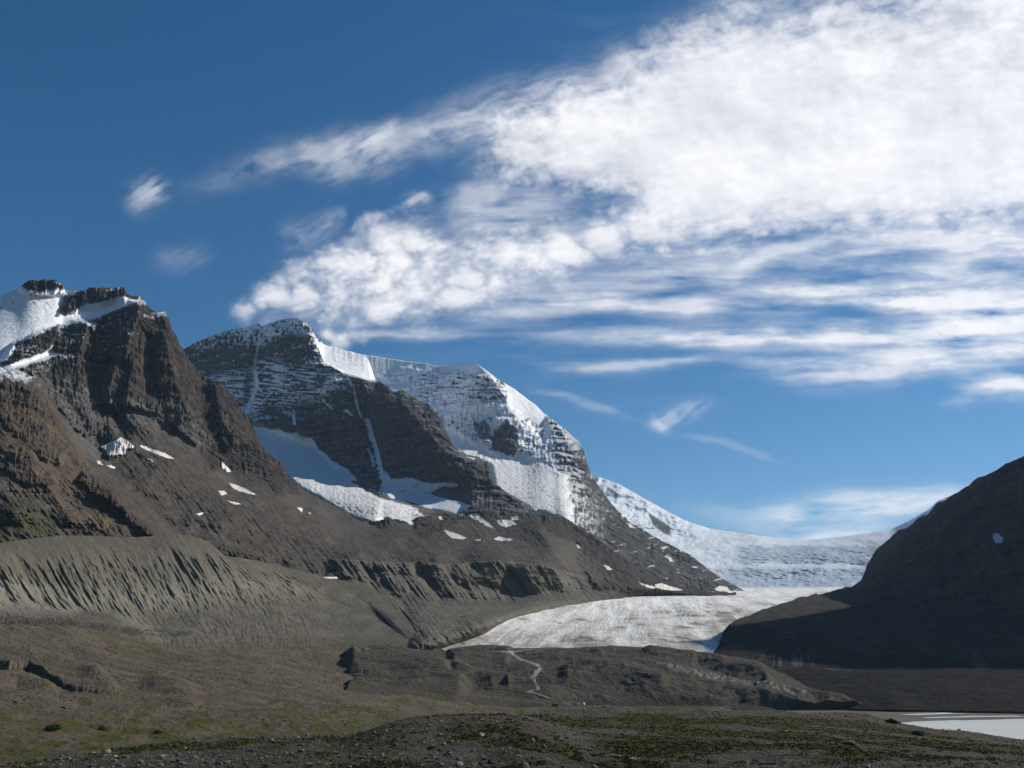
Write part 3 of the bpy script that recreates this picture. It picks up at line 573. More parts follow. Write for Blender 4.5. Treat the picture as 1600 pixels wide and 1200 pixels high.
ice = np.maximum(ice, region(px, py + 1 * nse, [(1288,1044),(1312,1045),(1330,1048),(1300,1047)], 0.8))
M_right = build(L, 'dark_mountain', M['darkrock'], {'debris': 1 - mt, 'foot_shade': sstep(2.1, 2.7, T + 0.25 * wn2), 'cliff': mt, 'pale': np.clip(pale, 0, 1), 'ice': np.clip(ice, 0, 1), 'snow': 0.0 * px})  # lower apron darkened in colour, standing in for the mountain's shadow

# ------------------------------------------------------------------ hummocky moraine below the glacier
L = loft([
    [(470,1050,1100),(485,1032,1180),(500,1023,1240),(530,1018,1280),(560,1017,1300),(620,1013,1340),(660,1016,1350),(700,1017,1350),(740,1014,1340),(790,1013,1350),(890,1012,1350),(959,1009,1340),(1028,1012,1320),(1080,1019,1300),(1121,1022,1270),(1166,1029,1230),(1187,1033,1210),(1208,1046,1190),(1256,1071,1150),(1300,1088,1110),(1325,1099,1060),(1350,1106.5,1042),(1370,1110,1036),(1420,1114,1035)],
    [(470,1056,1050),(500,1036,1170),(560,1032,1200),(620,1030,1220),(700,1034,1220),(790,1032,1220),(900,1034,1200),(1000,1034,1180),(1100,1042,1170),(1200,1056,1130),(1256,1080,1090),(1325,1099.5,1050),(1420,1105,1030)],
    [(470,1060,1000),(500,1055,1050),(600,1052,1090),(700,1062,1060),(790,1066,1060),(900,1064,1060),(1000,1064,1060),(1100,1072,1060),(1200,1084,1050),(1256,1095,1030),(1325,1102.5,1035),(1420,1105.6,1030)],
    [(470,1068,930),(560,1070,940),(680,1080,960),(760,1091,960),(830,1099,960),(900,1101,990),(1050,1102.5,1015),(1200,1104,1035),(1350,1105.5,1040),(1420,1106.5,1040)],
    [(470,1090,800),(760,1108,930),(900,1110,985),(1050,1112,1010),(1300,1113,1033),(1350,1117,1033),(1420,1120,1033)]],
    470, 1420, 1.0, 0.7, back=[(15, -6), (60, -30)], jag=1.5, jagw=16, seed=61)
px, py, T = L.px, L.py, L.T
wn1 = fbm(px / 40, py / 18, 0.0, 4, 651); nse = fbm(px / 6, py / 4, 0.0, 4, 652)
X, Y = L.P[..., 0], L.P[..., 1]
env = sstep(0.0, 0.4, T) * (1 - sstep(2.6, 3.0, T))
hum = env * (8 * np.maximum(fbm(X / 60, Y / 55, 0.0, 5, 661, 0.45), -0.25) + 3 * fbm(X / 26, Y / 26, 2.0, 4, 662, 0.5, True) * sstep(820, 900, px)) + 0.6 * fbm(X / 7, Y / 7, 0.0, 4, 663) * env
hum += 11 * ridge(px, py, [(540,1056),(556,1034),(610,1028),(680,1044),(740,1070)], 40, 26, 1.0, 0.1, True)      # left knoll
hum -= 18 * ridge(px, py, [(500,1024),(510,1042),(522,1062)], 30, 26, 1.0, 0.0, True)                             # the hollow beside it
hum += 5.6 * ridge(px, py, [(700,1034),(735,1022),(770,1020),(800,1030)], 20, 30, 1.0, 0.1, True)
hum -= 10 * ridge(px, py, [(695,1048),(735,1057),(768,1063),(795,1062)], 11, 12, 1.0, 0.1, True)
hum += 6.2 * ridge(px, py, [(870,1058),(930,1048),(990,1052),(1050,1072)], 22, 18, 1.0, 0.1, True)
hum += 5.0 * ridge(px, py, [(1000,1018),(1080,1028),(1160,1048),(1210,1060)], 16, 16, 1.0, 0.1, True)
hum -= 5.0 * ridge(px, py, [(1080,1034),(1150,1056),(1200,1066)], 8, 12, 1.0, 0.1, True)
L.P[..., 2] += hum
rust = region(px + 12 * wn1, py + 6 * wn1, [(1020,1070),(1080,1060),(1200,1080),(1300,1100),(1180,1105),(1060,1100)], 10) * sstep(-0.2, 0.3, nse + wn1)
pale = region(px + 8 * wn1, py + 4 * nse, [(1030,1038),(1080,1046),(1150,1062),(1210,1072),(1260,1088),(1240,1086),(1190,1076),(1100,1060),(1045,1048)], 3) * sstep(0.0, 0.35, nse + 0.2)
pale = np.maximum(pale, 0.8 * region(px + 5 * wn1, py + 3 * nse, [(540,1024),(560,1022),(580,1032),(570,1036),(545,1030)], 3) * sstep(-0.1, 0.2, nse))
pale = np.maximum(pale, region(px, py, [(796,1022),(812,1028),(808,1034),(798,1032)], 2) * sstep(0.0, 0.3, nse))
grass = 0.6 * sstep(2.2, 2.8, T) * sstep(0.0, 0.4, wn1 + 0.3 * nse)
M_hum = build(L, 'moraine_hills', M['hummock'], {'rust': rust, 'pale': np.clip(pale, 0, 1), 'grass': grass})

# ------------------------------------------------------------------ near stony ground
L = loft([
    [(-500,1240,92),(-250,1222,97),(0,1196,112),(130,1179,128),(250,1160,150),(330,1151,160),(420,1150,160),(520,1147,160),(575,1144,163),(600,1138,165),(650,1127,170),(720,1121,170),(780,1119,172),(810,1120,180),(835,1114,215),(860,1108,235),(900,1107.5,245),(1000,1110,255),(1050,1110.5,258),(1120,1110,262),(1222,1110,265),(1256,1114,262),(1325,1113,262),(1359,1116,258),(1380,1123,255),(1407,1130,252),(1462,1139,248),(1497,1141,247),(1531,1145,245),(1566,1151,242),(1600,1156,238),(1700,1170,225),(1900,1195,200)],
    [(-500,1246,88),(-250,1230,92),(0,1205,105),(130,1190,118),(330,1166,138),(520,1160,140),(650,1145,142),(780,1138,144),(860,1130,185),(1000,1124,212),(1250,1130,215),(1400,1148,205),(1600,1172,190),(1900,1210,160)],
    [(-500,1265,78),(0,1222,90),(330,1200,100),(650,1185,105),(800,1180,108),(900,1170,130),(1000,1164,140),(1250,1168,140),(1400,1178,135),(1600,1192,128),(1900,1225,115)],
    [(-500,1300,66),(0,1270,72),(800,1250,75),(1000,1235,84),(1900,1270,80)],
    [(-500,1500,38),(800,1500,38),(1900,1500,38)]],
    -500, 1900, 1.2, 0.6, back=[(3, -0.8), (10, -4), (40, -22), (120, -40)], jag=1.2, jagw=10, seed=71)
px, py, T = L.px, L.py, L.T
X, Y = L.P[..., 0], L.P[..., 1]
wn1 = fbm(X / 22, Y / 22, 0.0, 4, 751); nse = fbm(X / 3.5, Y / 3.5, 0.0, 4, 752)
fr_ = sstep(0.1, 1.3, T)
L.P[..., 2] += fr_ * (0.7 * fbm(X / 16, Y / 16, 0.0, 4, 761) + 0.42 * fbm(X / 4.0, Y / 4.0, 0.0, 4, 762, 0.6)) + 0.22 * sstep(0.05, 0.6, T) * np.maximum(fbm(X / 1.1, Y / 1.1, 0.0, 3, 763, 0.6), -0.05)
mnd = ridge(px, py, [(520,1180),(600,1160),(680,1146),(780,1144),(860,1160),(930,1185)], 60, 50, 1.0, 0.3, True)
L.P[..., 2] += 1.6 * mnd * sstep(0.0, 0.5, T)
mound = region(px + 14 * wn1, py + 6 * wn1, [(-520,1300),(-520,1100),(590,1120),(800,1112),(870,1135),(940,1165),(985,1205),(1000,1300)], 8)
edge = 1 - sstep(0.25, 0.7, T + 0.2 * wn1)
meadow = (1 - mound) * (1 - edge)
grass = np.clip(meadow * sstep(-0.38, 0.05, wn1 + 0.45 * nse) + mound * 0.85 * sstep(0.0, 0.22, wn1 * 0.8 + 0.4 * nse), 0, 1)
bottom = sstep(1183, 1196, py + 10 * wn1) * sstep(1000, 1100, px)
grass *= 1 - 0.8 * bottom
bare = np.clip(sstep(0.18, 0.4, -wn1 + 0.35 * nse) * (0.6 * meadow + 0.7 * mound) + 0.8 * bottom, 0, 1)
rust = 0.7 * meadow * sstep(0.1, 0.45, fbm(X / 9, Y / 9, 5.0, 3, 765))
M_near = build(L, 'ground', M['near'], {'grass': grass, 'bare': bare, 'rust': rust})
nearG = (px, py, L.P, grass)

# ------------------------------------------------------------------ river flats, lake
def flat(name, poly, z, mat, kind='structure', du=8.0, warp=3.0):
    pts = np.array(poly, float)
    dxy = np.stack(project_dir(pts[:, 0], pts[:, 1]), -1); k = (z - CAM_Z) / dxy[:, 2]
    W = np.stack([dxy[:, 0] * k, dxy[:, 1] * k, np.full(len(k), z)], -1)
    out = []
    for i in range(len(W)):
        a, b = W[i], W[(i + 1) % len(W)]; n = max(1, int(np.linalg.norm(b - a) / du))
        for j in range(n):
            p = a + (b - a) * j / n
            p = p + warp * np.array([float(fbm(p[0] / 15, p[1] / 15, 1.0, 3, 8)), 1.6 * float(fbm(p[0] / 15, p[1] / 15, 7.0, 3, 9)), 0]); out.append(p)
    me = bpy.data.meshes.new(name); me.from_pydata([tuple(p) for p in out], [], [tuple(range(len(out)))]); me.update()
    me.materials.append(mat); o = bpy.data.objects.new(name, me); COL.objects.link(o); o['kind'] = kind; return o

m, nt, b = new_mat('river_gravel')
c = mixc(nt, tex(nt, 0.02, 6, 0.6, (0.5, 1.6, 1)), (0.095, 0.09, 0.082), (0.13, 0.122, 0.112)); c = mixc(nt, tex(nt, 0.4, 4, 0.6, lo=0.6, hi=0.7), c, (0.2, 0.19, 0.18))
nt.links.new(c, b.inputs['Base Color']); bump(nt, b, tex(nt, 0.5, 5), 0.3); M['gravel'] = m
m, nt, b = new_mat('silty_meltwater')
c = mixc(nt, tex(nt, 0.01, 5, 0.6, (0.3, 1.5, 1)), (0.47, 0.485, 0.455), (0.54, 0.55, 0.52)); nt.links.new(c, b.inputs['Base Color'])
b.inputs['Roughness'].default_value = 0.35; b.inputs['Specular IOR Level'].default_value = 0.5
bump(nt, b, tex(nt, 0.8, 4, 0.6, (0.5, 1.5, 1)), 0.06); M['water'] = m
m, nt, b = new_mat('path_gravel')
nt.links.new(mixc(nt, tex(nt, 0.2, 6, 0.6), (0.25, 0.24, 0.21), (0.18, 0.172, 0.15)), b.inputs['Base Color']); M['pathway'] = m
m, nt, b = new_mat('valley_gravel')
nt.links.new(mixc(nt, tex(nt, 0.01, 6, 0.6), (0.11, 0.1, 0.085), (0.08, 0.075, 0.065)), b.inputs['Base Color']); M['valley'] = m
R_ = 14000.0
add_mesh('valley_floor', [(-R_, -4000, -14), (R_, -4000, -14), (R_, R_, -14), (-R_, R_, -14)], [(0, 1, 2, 3)], M['valley'], None, 'structure')
flats = flat('river_flats', [(300,1180), (620,1118), (830,1097), (900,1099), (1050,1101), (1350,1104), (1600,1104), (2100,1104), (2300,1260), (1600,1330), (800,1300)], 0.0, M['gravel'], warp=0.5, du=40)
flat('lake', [(1406,1129), (1440,1126.5), (1520,1125), (1600,1123.5), (1800,1119), (2200,1118), (2300,1180), (1750,1190), (1600,1170), (1500,1155)], 0.05, M['water'], warp=4)
for k, pl_ in enumerate(([(1120,1105.2),(1180,1105.0),(1250,1105.4),(1330,1106.2),(1345,1107.8),(1260,1107.4),(1190,1106.8)],
                         [(1360,1107),(1420,1108),(1460,1109),(1420,1110.2),(1365,1109)],
                         [(1490,1112),(1550,1111.3),(1640,1111.5),(1700,1115),(1640,1114.5),(1560,1113.6),(1500,1115),(1430,1117.0),(1405,1116.2),(1460,1114.2)],
                         [(1440,1121),(1520,1118.6),(1590,1118.3),(1600,1119.6),(1530,1120.2),(1450,1121.8)])):
    flat('stream', pl_, 0.05, M['water'], warp=2.0, du=6)

# ------------------------------------------------------------------ things laid on the terrain
bpy.context.view_layer.update()
CAMV = Vector((0, 0, CAM_Z))
def hit(objs, px, py):
    d = Vector(project_dir(px, py)).normalized(); best = None
    for o in objs:
        ok, loc, nor, idx = o.ray_cast(CAMV, d)
        if ok and (best is None or (loc - CAMV).length < (best[0] - CAMV).length): best = (loc.copy(), nor.copy())
    return best

def tag(o, label=None, cat=None, group=None, kind=None):
    if label: o['label'] = label
    if cat: o['category'] = cat
    if group: o['group'] = group
    if kind: o['kind'] = kind
    return o

def drape(name, objs, poly, mat, thick=3.0, res=1.0, edge=4.0, rough=0.0, rw=(8, 4), seed=0, jagged=2.0, attrs=None, kind=None, jw=7.0, relief=None, smooth=16, over=False):
    """a body of snow or ice lying on the slope: thick in the middle, feathering out at its irregular rim"""
    pa = np.array(poly, float)
    gx = np.arange(pa[:, 0].min() - 4, pa[:, 0].max() + 4, res); gy = np.arange(pa[:, 1].min() - 4, pa[:, 1].max() + 4, res)
    PX, PY = np.meshgrid(gx, gy)
    D = polydist(PX + jagged * fbm(PX / jw, PY / jw, 0.0, 3, seed + 1), PY + jagged * fbm(PX / jw, PY / jw, 5.0, 3, seed + 2), poly)
    keep = D > -res * 0.5
    P = np.full(PX.shape + (3,), np.nan)
    for i, j in zip(*np.nonzero(keep)):
        h = hit(objs, PX[i, j], PY[i, j])
        if h: P[i, j] = h[0]
    ok = ~np.isnan(P[..., 0])
    Yd = P[..., 1]
    # smooth the underlying distance so the ice bridges the rock's small relief
    for it in range(int(round(smooth / res))):
        A = np.pad(np.where(ok, 1.0 / np.where(ok, Yd, 1), 0), 1); Wt = np.pad(ok.astype(float), 1)
        s = sum(np.roll(np.roll(A, a, 0), b, 1) for a in (-1, 0, 1) for b in (-1, 0, 1))[1:-1, 1:-1]
        n = sum(np.roll(np.roll(Wt, a, 0), b, 1) for a in (-1, 0, 1) for b in (-1, 0, 1))[1:-1, 1:-1]
        with np.errstate(all='ignore'): Yd = np.where(ok, n / np.where(s > 0, s, 1), Yd)
    if over: Yd = np.where(ok, np.minimum(Yd, P[..., 1]), Yd)
    t = sstep(-res, edge, D)
    dd = -thick * (0.25 + t)
    if rough: dd = dd - rough * t * fbm(PX / rw[0], PY / rw[1], 0.0, 5, seed + 3, 0.6, True)
    if relief is not None: dd = dd + relief(PX, PY)
    Yd = np.where(ok, Yd + dd, 1000.0)
    P = unproj(PX, PY, Yd)
    idx = -np.ones(PX.shape, int); idx[ok] = np.arange(ok.sum())
    q = np.stack([idx[:-1, :-1], idx[1:, :-1], idx[1:, 1:], idx[:-1, 1:]], -1).reshape(-1, 4)
    q = q[(q >= 0).all(1)]
    if not len(q): return None
    at = {k: f(PX, PY, D)[ok] for k, f in (attrs or {}).items()}
    V = P[ok]; c = V[q[len(q) // 2][0]].copy()
    o = add_mesh(name, V - c, q, mat, at, kind); o.location = c
    return o

# glaciers hanging on the two peaks
def nz(a, b, s, w1=6, w2=4): return fbm(a / w1, b / w2, 0.0, 4, s)
drape('hanging_glacier', [andromeda], [(706,695),(722,704),(760,714),(800,722),(823,727),(843,722),(862,728),(880,738),(892,742),(885,752),(893,770),(888,778),(900,790),(890,800),(900,822),(908,832),(898,834),(880,815),(862,806),(840,800),(825,803),(800,792),(785,778),(770,768),(772,748),(766,730),(745,716),(720,712)],
      M['hanging'], 26, 1.0, 6, 13, (9, 3.2), 900, 3.0, {'blue': lambda a, b, d: sstep(0.0, 0.45, nz(a, b, 901)) * sstep(715, 760, b + 0 * a) * 0.8,
      'dirt': lambda a, b, d: 0.8 * sstep(0.05, 0.3, nz(a, b, 902, 9, 4) + 0.3 * region(a, b, [(770,760),(790,770),(850,805),(800,805),(775,785)], 8) - 0.12) * sstep(745, 775, b) * (1 - sstep(845, 870, a))}, 'structure')
drape('hanging_glacier', [athabasca], [(398,692),(430,694),(465,694),(490,706),(505,722),(520,738),(540,750),(560,758),(575,768),(600,780),(635,788),(652,795),(662,806),(655,822),(640,824),(620,815),(600,812),(583,818),(560,812),(540,805),(520,793),(500,780),(470,765),(455,752),(440,735),(425,715),(405,705)],
      M['hanging'], 22, 1.0, 6, 10, (9, 4), 910, 2.5, {'blue': lambda a, b, d: sstep(0.0, 0.5, nz(a, b, 911)) * (1 - sstep(740, 770, b + 0 * a)) * 0.9,
      'dirt': lambda a, b, d: 0.75 * sstep(0.1, 0.35, nz(a, b, 912, 12, 3) - 0.12 + 0.25 * sstep(630, 655, a)) * sstep(770, 790, b)}, 'structure')
drape('snow_apron', [athabasca], [(396,668),(420,674),(440,672),(462,682),(490,684),(494,697),(505,705),(520,720),(545,735),(560,752),(545,756),(505,742),(490,728),(478,712),(455,703),(430,698),(398,694)], M['hanging'], 8, 1.0, 4, 0, (9, 4), 920, 2.0,
      {'blue': lambda a, b, d: 0.35 + 0 * a, 'dirt': lambda a, b, d: 0.5 * sstep(0.25, 0.5, nz(a, b, 922))}, 'structure')
drape('snow_apron', [athabasca], [(592,768),(598,752),(600,735),(606,740),(612,748),(640,746),(672,755),(700,753),(718,755),(716,760),(690,762),(672,772),(690,778),(720,784),(738,790),(728,802),(712,806),(690,800),(664,795),(640,786),(610,780)], M['hanging'], 8, 1.0, 4, 0, (9, 4), 930, 2.0,
      {'blue': lambda a, b, d: 0.3 + 0 * a, 'dirt': lambda a, b, d: 0.4 * sstep(0.3, 0.5, nz(a, b, 932))}, 'structure')

# separate patches of old snow on the lower slopes
ALL = [M_slope, M_mor, M_hum, M_right, M_gl, andromeda, athabasca]
G = 'patches of old snow on the slopes'
patches = [
 ([(158,698),(170,692),(190,683),(200,688),(210,697),(208,700),(196,701),(196,710),(170,711),(166,705)], 'widest snow patch, high on the left scree below the grey cliff', M_slope),
 ([(216,694),(226,697),(240,702),(258,708),(274,717),(262,716),(240,708),(222,700)], 'long narrow snow streak just right of the widest left patch', M_slope),
 ([(178,631),(183,632),(187,641),(183,643)], 'tiny upright snow patch in the gully under the left rock towers', M_slope),
 ([(151,719),(157,720),(161,727),(153,725)], 'small pale snow scrap left of two, under the widest left patch', M_slope),
 ([(166,727),(174,727),(182,731),(176,732)], 'small flat snow scrap right of two, under the widest left patch', M_slope),
 ([(229,716),(236,717),(242,722),(236,721)], 'short thin snow sliver below the long left streak', M_slope),
 ([(345,720),(352,726),(362,737),(356,738),(348,732)], 'slanting snow sliver on the scree under the long left ridge', M_slope),
 ([(357,754),(372,758),(388,765),(401,773),(390,772),(370,766),(362,761)], 'thin bright snow streak, longest of three in the middle of the scree', M_slope),
 ([(341,767),(352,767),(355,772),(346,774)], 'short snow blot left of the middle scree streak', M_slope),
 ([(354,782),(366,784),(379,788),(366,788)], 'thin snow sliver under the middle scree streak', M_slope),
 ([(307,803),(316,800),(322,801),(312,806)], 'thin tan-grey snow dash low on the left scree', M_slope),
 ([(463,793),(473,794),(472,801)], 'small triangular snow patch below the left glacier tongue', M_slope),
 ([(481,801),(486,800),(485,804)], 'tiny snow speck right of the small triangular patch', M_slope),
 ([(692,827),(702,829),(716,834),(730,841),(722,843),(704,840)], 'pale oval snow patch on the brown shoulder below the snow apron', M_slope),
 ([(729,806),(745,801),(757,812),(766,818),(772,826),(760,822),(748,814)], 'ragged pale snow patch in the middle of the scree bowl', M_slope),
 ([(774,812),(800,812),(807,819),(790,824),(780,820)], 'broad pale snow patch right of the ragged one in the scree bowl', M_slope),
 ([(798,807),(808,806),(811,812),(800,813)], 'small snow patch touching the broad one above its right end', M_slope),
 ([(771,842),(780,838),(802,842),(798,845),(778,845)], 'flat snow patch lowest in the scree bowl', M_slope),
 ([(741,842),(752,842),(751,845),(743,845)], 'short snow dash left of the lowest flat patch', M_slope),
 ([(764,792),(772,789),(776,786),(784,795),(775,797),(766,796)], 'peaked snow patch at the foot of the banded peak', andromeda),
 ([(685,807),(690,807),(692,812),(687,812)], 'small bright snow patch left of the scree bowl, beside the glacier end', M_slope),
 ([(714,803),(722,802),(724,806),(716,807)], 'small snow scrap above the ragged patch', M_slope),
 ([(900,850),(905,852),(908,857),(902,856)], 'small snow patch on the shaded right shoulder of the scree', M_slope),
 ([(942,882),(950,884),(957,890),(950,891)], 'small white snow patch low on the dark rocks above the glacier', M_slope),
 ([(976,814),(988,820),(994,826),(984,824)], 'slanting snow patch on the far dark ridge, upper of two', andromeda),
 ([(1037,868),(1046,869),(1055,878),(1048,878)], 'bright snow patch near the low end of the far dark ridge', andromeda),
 ([(995,908),(1005,912),(1030,918),(1020,920),(1006,916)], 'thin snow streak just above the glacier edge', M_slope),
 ([(1022,914),(1034,911),(1045,915),(1068,922),(1050,923),(1030,920)], 'spreading snow fan at the glacier edge', M_slope),
 ([(1116,920),(1124,915),(1136,917),(1142,923),(1122,924)], 'white snow fan at the foot of the far dark ridge', andromeda),
 ([(1552,834),(1560,833),(1568,842),(1566,848),(1556,849),(1551,841)], 'lone grey snow patch on the dark right-hand mountain', M_right),
 ([(505,902),(515,901),(532,902),(531,904),(512,904)], 'thin snow strip at the foot of the gullied wall', M_mor),
]
for k, (pl_, lb, host) in enumerate(patches):
    host = [o for o in ALL if o in (host, M_slope, M_mor)] if host is not M_right else [M_right]
    o = drape('snow_patch', host, pl_, M['patch'], 1.6, 0.6, 2.0, 0, (8, 4), 1000 + 7 * k, 1.1, jw=4.0, smooth=5, over=True)
    if o: tag(o, lb, 'snow patch', G)


# footpath climbing the moraine hills to the ice
drape('path', [M_hum], [(742,1017.5),(770,1016.5),(797,1017.5),(830,1014),(832,1015),(803,1020),(808,1024),(818,1030),(832,1034),(843,1038),(848,1043),(844,1048),(838,1056),(837,1064),(843,1073),(844,1078),(830,1080.5),(845,1085),(864,1092),(860,1093),(836,1085.5),(819,1081),(838,1077),(834,1066),(828,1059),(834,1050),(841,1044),(838,1041),(828,1037),(814,1033),(802,1026),(797,1020),(770,1018)],
      M['pathway'], 0.8, 0.45, 1.0, 0, (8, 4), 1400, 0.5, None, 'structure', smooth=1)

# ------------------------------------------------------------------ stones, turf and shrubs of the near ground
rng = np.random.default_rng(7)
def ico(sub=1):
    import bmesh
    bm = bmesh.new(); bmesh.ops.create_icosphere(bm, subdivisions=sub, radius=1.0)
    v = np.array([x.co[:] for x in bm.verts]); f = np.array([[x.index for x in fc.verts] for fc in bm.faces]); bm.free(); return v, f
IV, IF = ico(2); IV1, IF1 = ico(1)
def stone_shape(v, seed, flat_=0.6):
    r = np.random.default_rng(seed); v = v.copy()
    for k in range(9):                                     # chop with random planes: faceted, angular blocks
        n = r.normal(size=3); n /= np.linalg.norm(n); d = r.uniform(0.45, 0.8)
        dd = v @ n - d; v = v - np.where(dd > 0, dd, 0)[:, None] * n
    v += 0.05 * np.stack([noise(v[:, 0] * 2, v[:, 1] * 2, v[:, 2] * 2, seed + q) for q in range(3)], -1)
    return v * np.array([1.0, r.uniform(0.65, 0.95), flat_])

def scatter(name, P3, sizes, seed, mat, label_kind='stuff', nshape=10, flat_=0.6, tint=0.5):
    V, Q, A = [], [], []; off = 0
    shp = [stone_shape(IV1, seed + k, flat_) for k in range(nshape)]; r = np.random.default_rng(seed)
    for k in range(nshape):
        sel = np.arange(k, len(P3), nshape)
        if not len(sel): continue
        a = r.uniform(0, 6.28, len(sel)); c, s_ = np.cos(a), np.sin(a); v = shp[k]
        x = v[None, :, 0] * c[:, None] - v[None, :, 1] * s_[:, None]; y = v[None, :, 0] * s_[:, None] + v[None, :, 1] * c[:, None]
        W = np.stack([x, y, np.broadcast_to(v[None, :, 2], x.shape)], -1) * sizes[sel][:, None, None] + P3[sel][:, None, :] + np.array([0, 0, 0.15]) * sizes[sel][:, None, None]
        V.append(W.reshape(-1, 3)); Q.append((IF1[None] + (np.arange(len(sel)) * len(v))[:, None, None] + off).reshape(-1, 3)); off += W.shape[0] * W.shape[1]
        A.append(np.repeat(r.uniform(0, 1, len(sel)) ** 1.6, len(v)))
    return add_mesh(name, np.concatenate(V), np.concatenate(Q), mat, {'tone': np.concatenate(A)}, label_kind, smooth=False)

m, nt, b = new_mat('weathered_limestone')
c = mixc(nt, attr(nt, 'tone'), (0.09, 0.085, 0.075), (0.30, 0.275, 0.235)); c = mixc(nt, tex(nt, 1.5, 5), c, (0.12, 0.11, 0.10)); nt.links.new(c, b.inputs['Base Color']); bump(nt, b, tex(nt, 3, 6), 0.1); M['stone'] = m
def stone_mat(name, c1, c2):
    m, nt, b = new_mat(name); c = mixc(nt, tex(nt, 1.6, 6), c1, c2); nt.links.new(c, b.inputs['Base Color']); bump(nt, b, tex(nt, 4, 7), 0.12); return m
SM = {'grey': stone_mat('grey_boulder', (0.15, 0.145, 0.13), (0.09, 0.086, 0.08)), 'pale': stone_mat('pale_boulder', (0.34, 0.33, 0.31), (0.22, 0.21, 0.20)),
      'tan': stone_mat('tan_boulder', (0.30, 0.225, 0.155), (0.19, 0.15, 0.115)), 'dark': stone_mat('dark_boulder', (0.06, 0.057, 0.052), (0.038, 0.036, 0.034))}
m, nt, b = new_mat('low_green_leaves'); c = mixc(nt, attr(nt, 'tone'), (0.035, 0.046, 0.013), (0.105, 0.115, 0.036)); nt.links.new(c, b.inputs['Base Color']); M['leaf'] = m

npx, npy, nP, ngr = nearG
okm = (npx > -120) & (npx < 1720) & (npy < 1235) & (npy > 1100)
rr, cc = np.nonzero(okm)
def pick(n, fn=None):
    k = rng.integers(0, len(rr), n * 4 if fn else n)
    if fn: k = k[rng.uniform(0, 1, len(k)) < fn(rr[k], cc[k])][:n]
    return rr[k], cc[k]
clus = sstep(-0.1, 0.5, fbm(npx / 22, npy / 8, 0.0, 4, 901))
a, c_ = pick(8000, lambda i, j: np.clip(1.15 - 0.95 * ngr[i, j], 0.05, 1) * np.maximum(0.2 + 0.8 * clus[i, j], 1.0 * (L.T[i, j] < 0.45)))
P3 = nP[a, c_] + np.stack([rng.normal(0, 0.15, len(a)), rng.normal(0, 0.3, len(a)), np.zeros(len(a))], -1)
scatter('gravel', P3, 0.05 + 0.42 * rng.uniform(0, 1, len(a)) ** 6 + 0.0004 * P3[:, 1], 500, M['stone'])
# turf: low tufts of blades
a, c_ = pick(15000, lambda i, j: np.clip(ngr[i, j] * 1.1 - 0.05, 0, 1))
P3 = nP[a, c_]; nb = 7; n = len(P3)
ang = rng.uniform(0, 6.28, (n, nb)); rad = rng.uniform(0.02, 0.22, (n, nb)); hgt = rng.uniform(0.08, 0.24, (n, nb)); wd = rng.uniform(0.05, 0.11, (n, nb))
bx_ = P3[:, None, 0] + rad * np.cos(ang) * 1.4; by_ = P3[:, None, 1] + rad * np.sin(ang) * 1.4; bz_ = P3[:, None, 2] - 0.02 + 0 * rad
a2 = rng.uniform(0, 6.28, (n, nb))
v0 = np.stack([bx_ - wd * np.cos(a2), by_ - wd * np.sin(a2), bz_], -1); v1 = np.stack([bx_ + wd * np.cos(a2), by_ + wd * np.sin(a2), bz_], -1)
v2 = np.stack([bx_ + 0.1 * np.cos(ang), by_ + 0.1 * np.sin(ang), bz_ + hgt], -1)
V = np.stack([v0, v1, v2], 2).reshape(-1, 3)
add_mesh('turf', V, np.arange(len(V)).reshape(-1, 3), M['leaf'], {'tone': np.repeat(rng.uniform(0, 1, n * nb), 3)}, 'stuff', smooth=False)
# stones strewn over the plain and the moraine hills
pts = []
for _ in range(5200):
    x_, y_ = rng.uniform(-40, 1420), rng.uniform(985, 1140)
    if x_ > 480 and y_ < 1012: continue
    h = hit([M_near, M_mor, M_hum], x_, y_)
    if h and h[0].y > 300: pts.append(h[0][:])
pts = np.array(pts); scatter('scattered_rocks', pts, (0.22 + 1.0 * rng.uniform(0, 1, len(pts)) ** 6) * (0.55 + pts[:, 1] / 1500), 540, M['stone'])

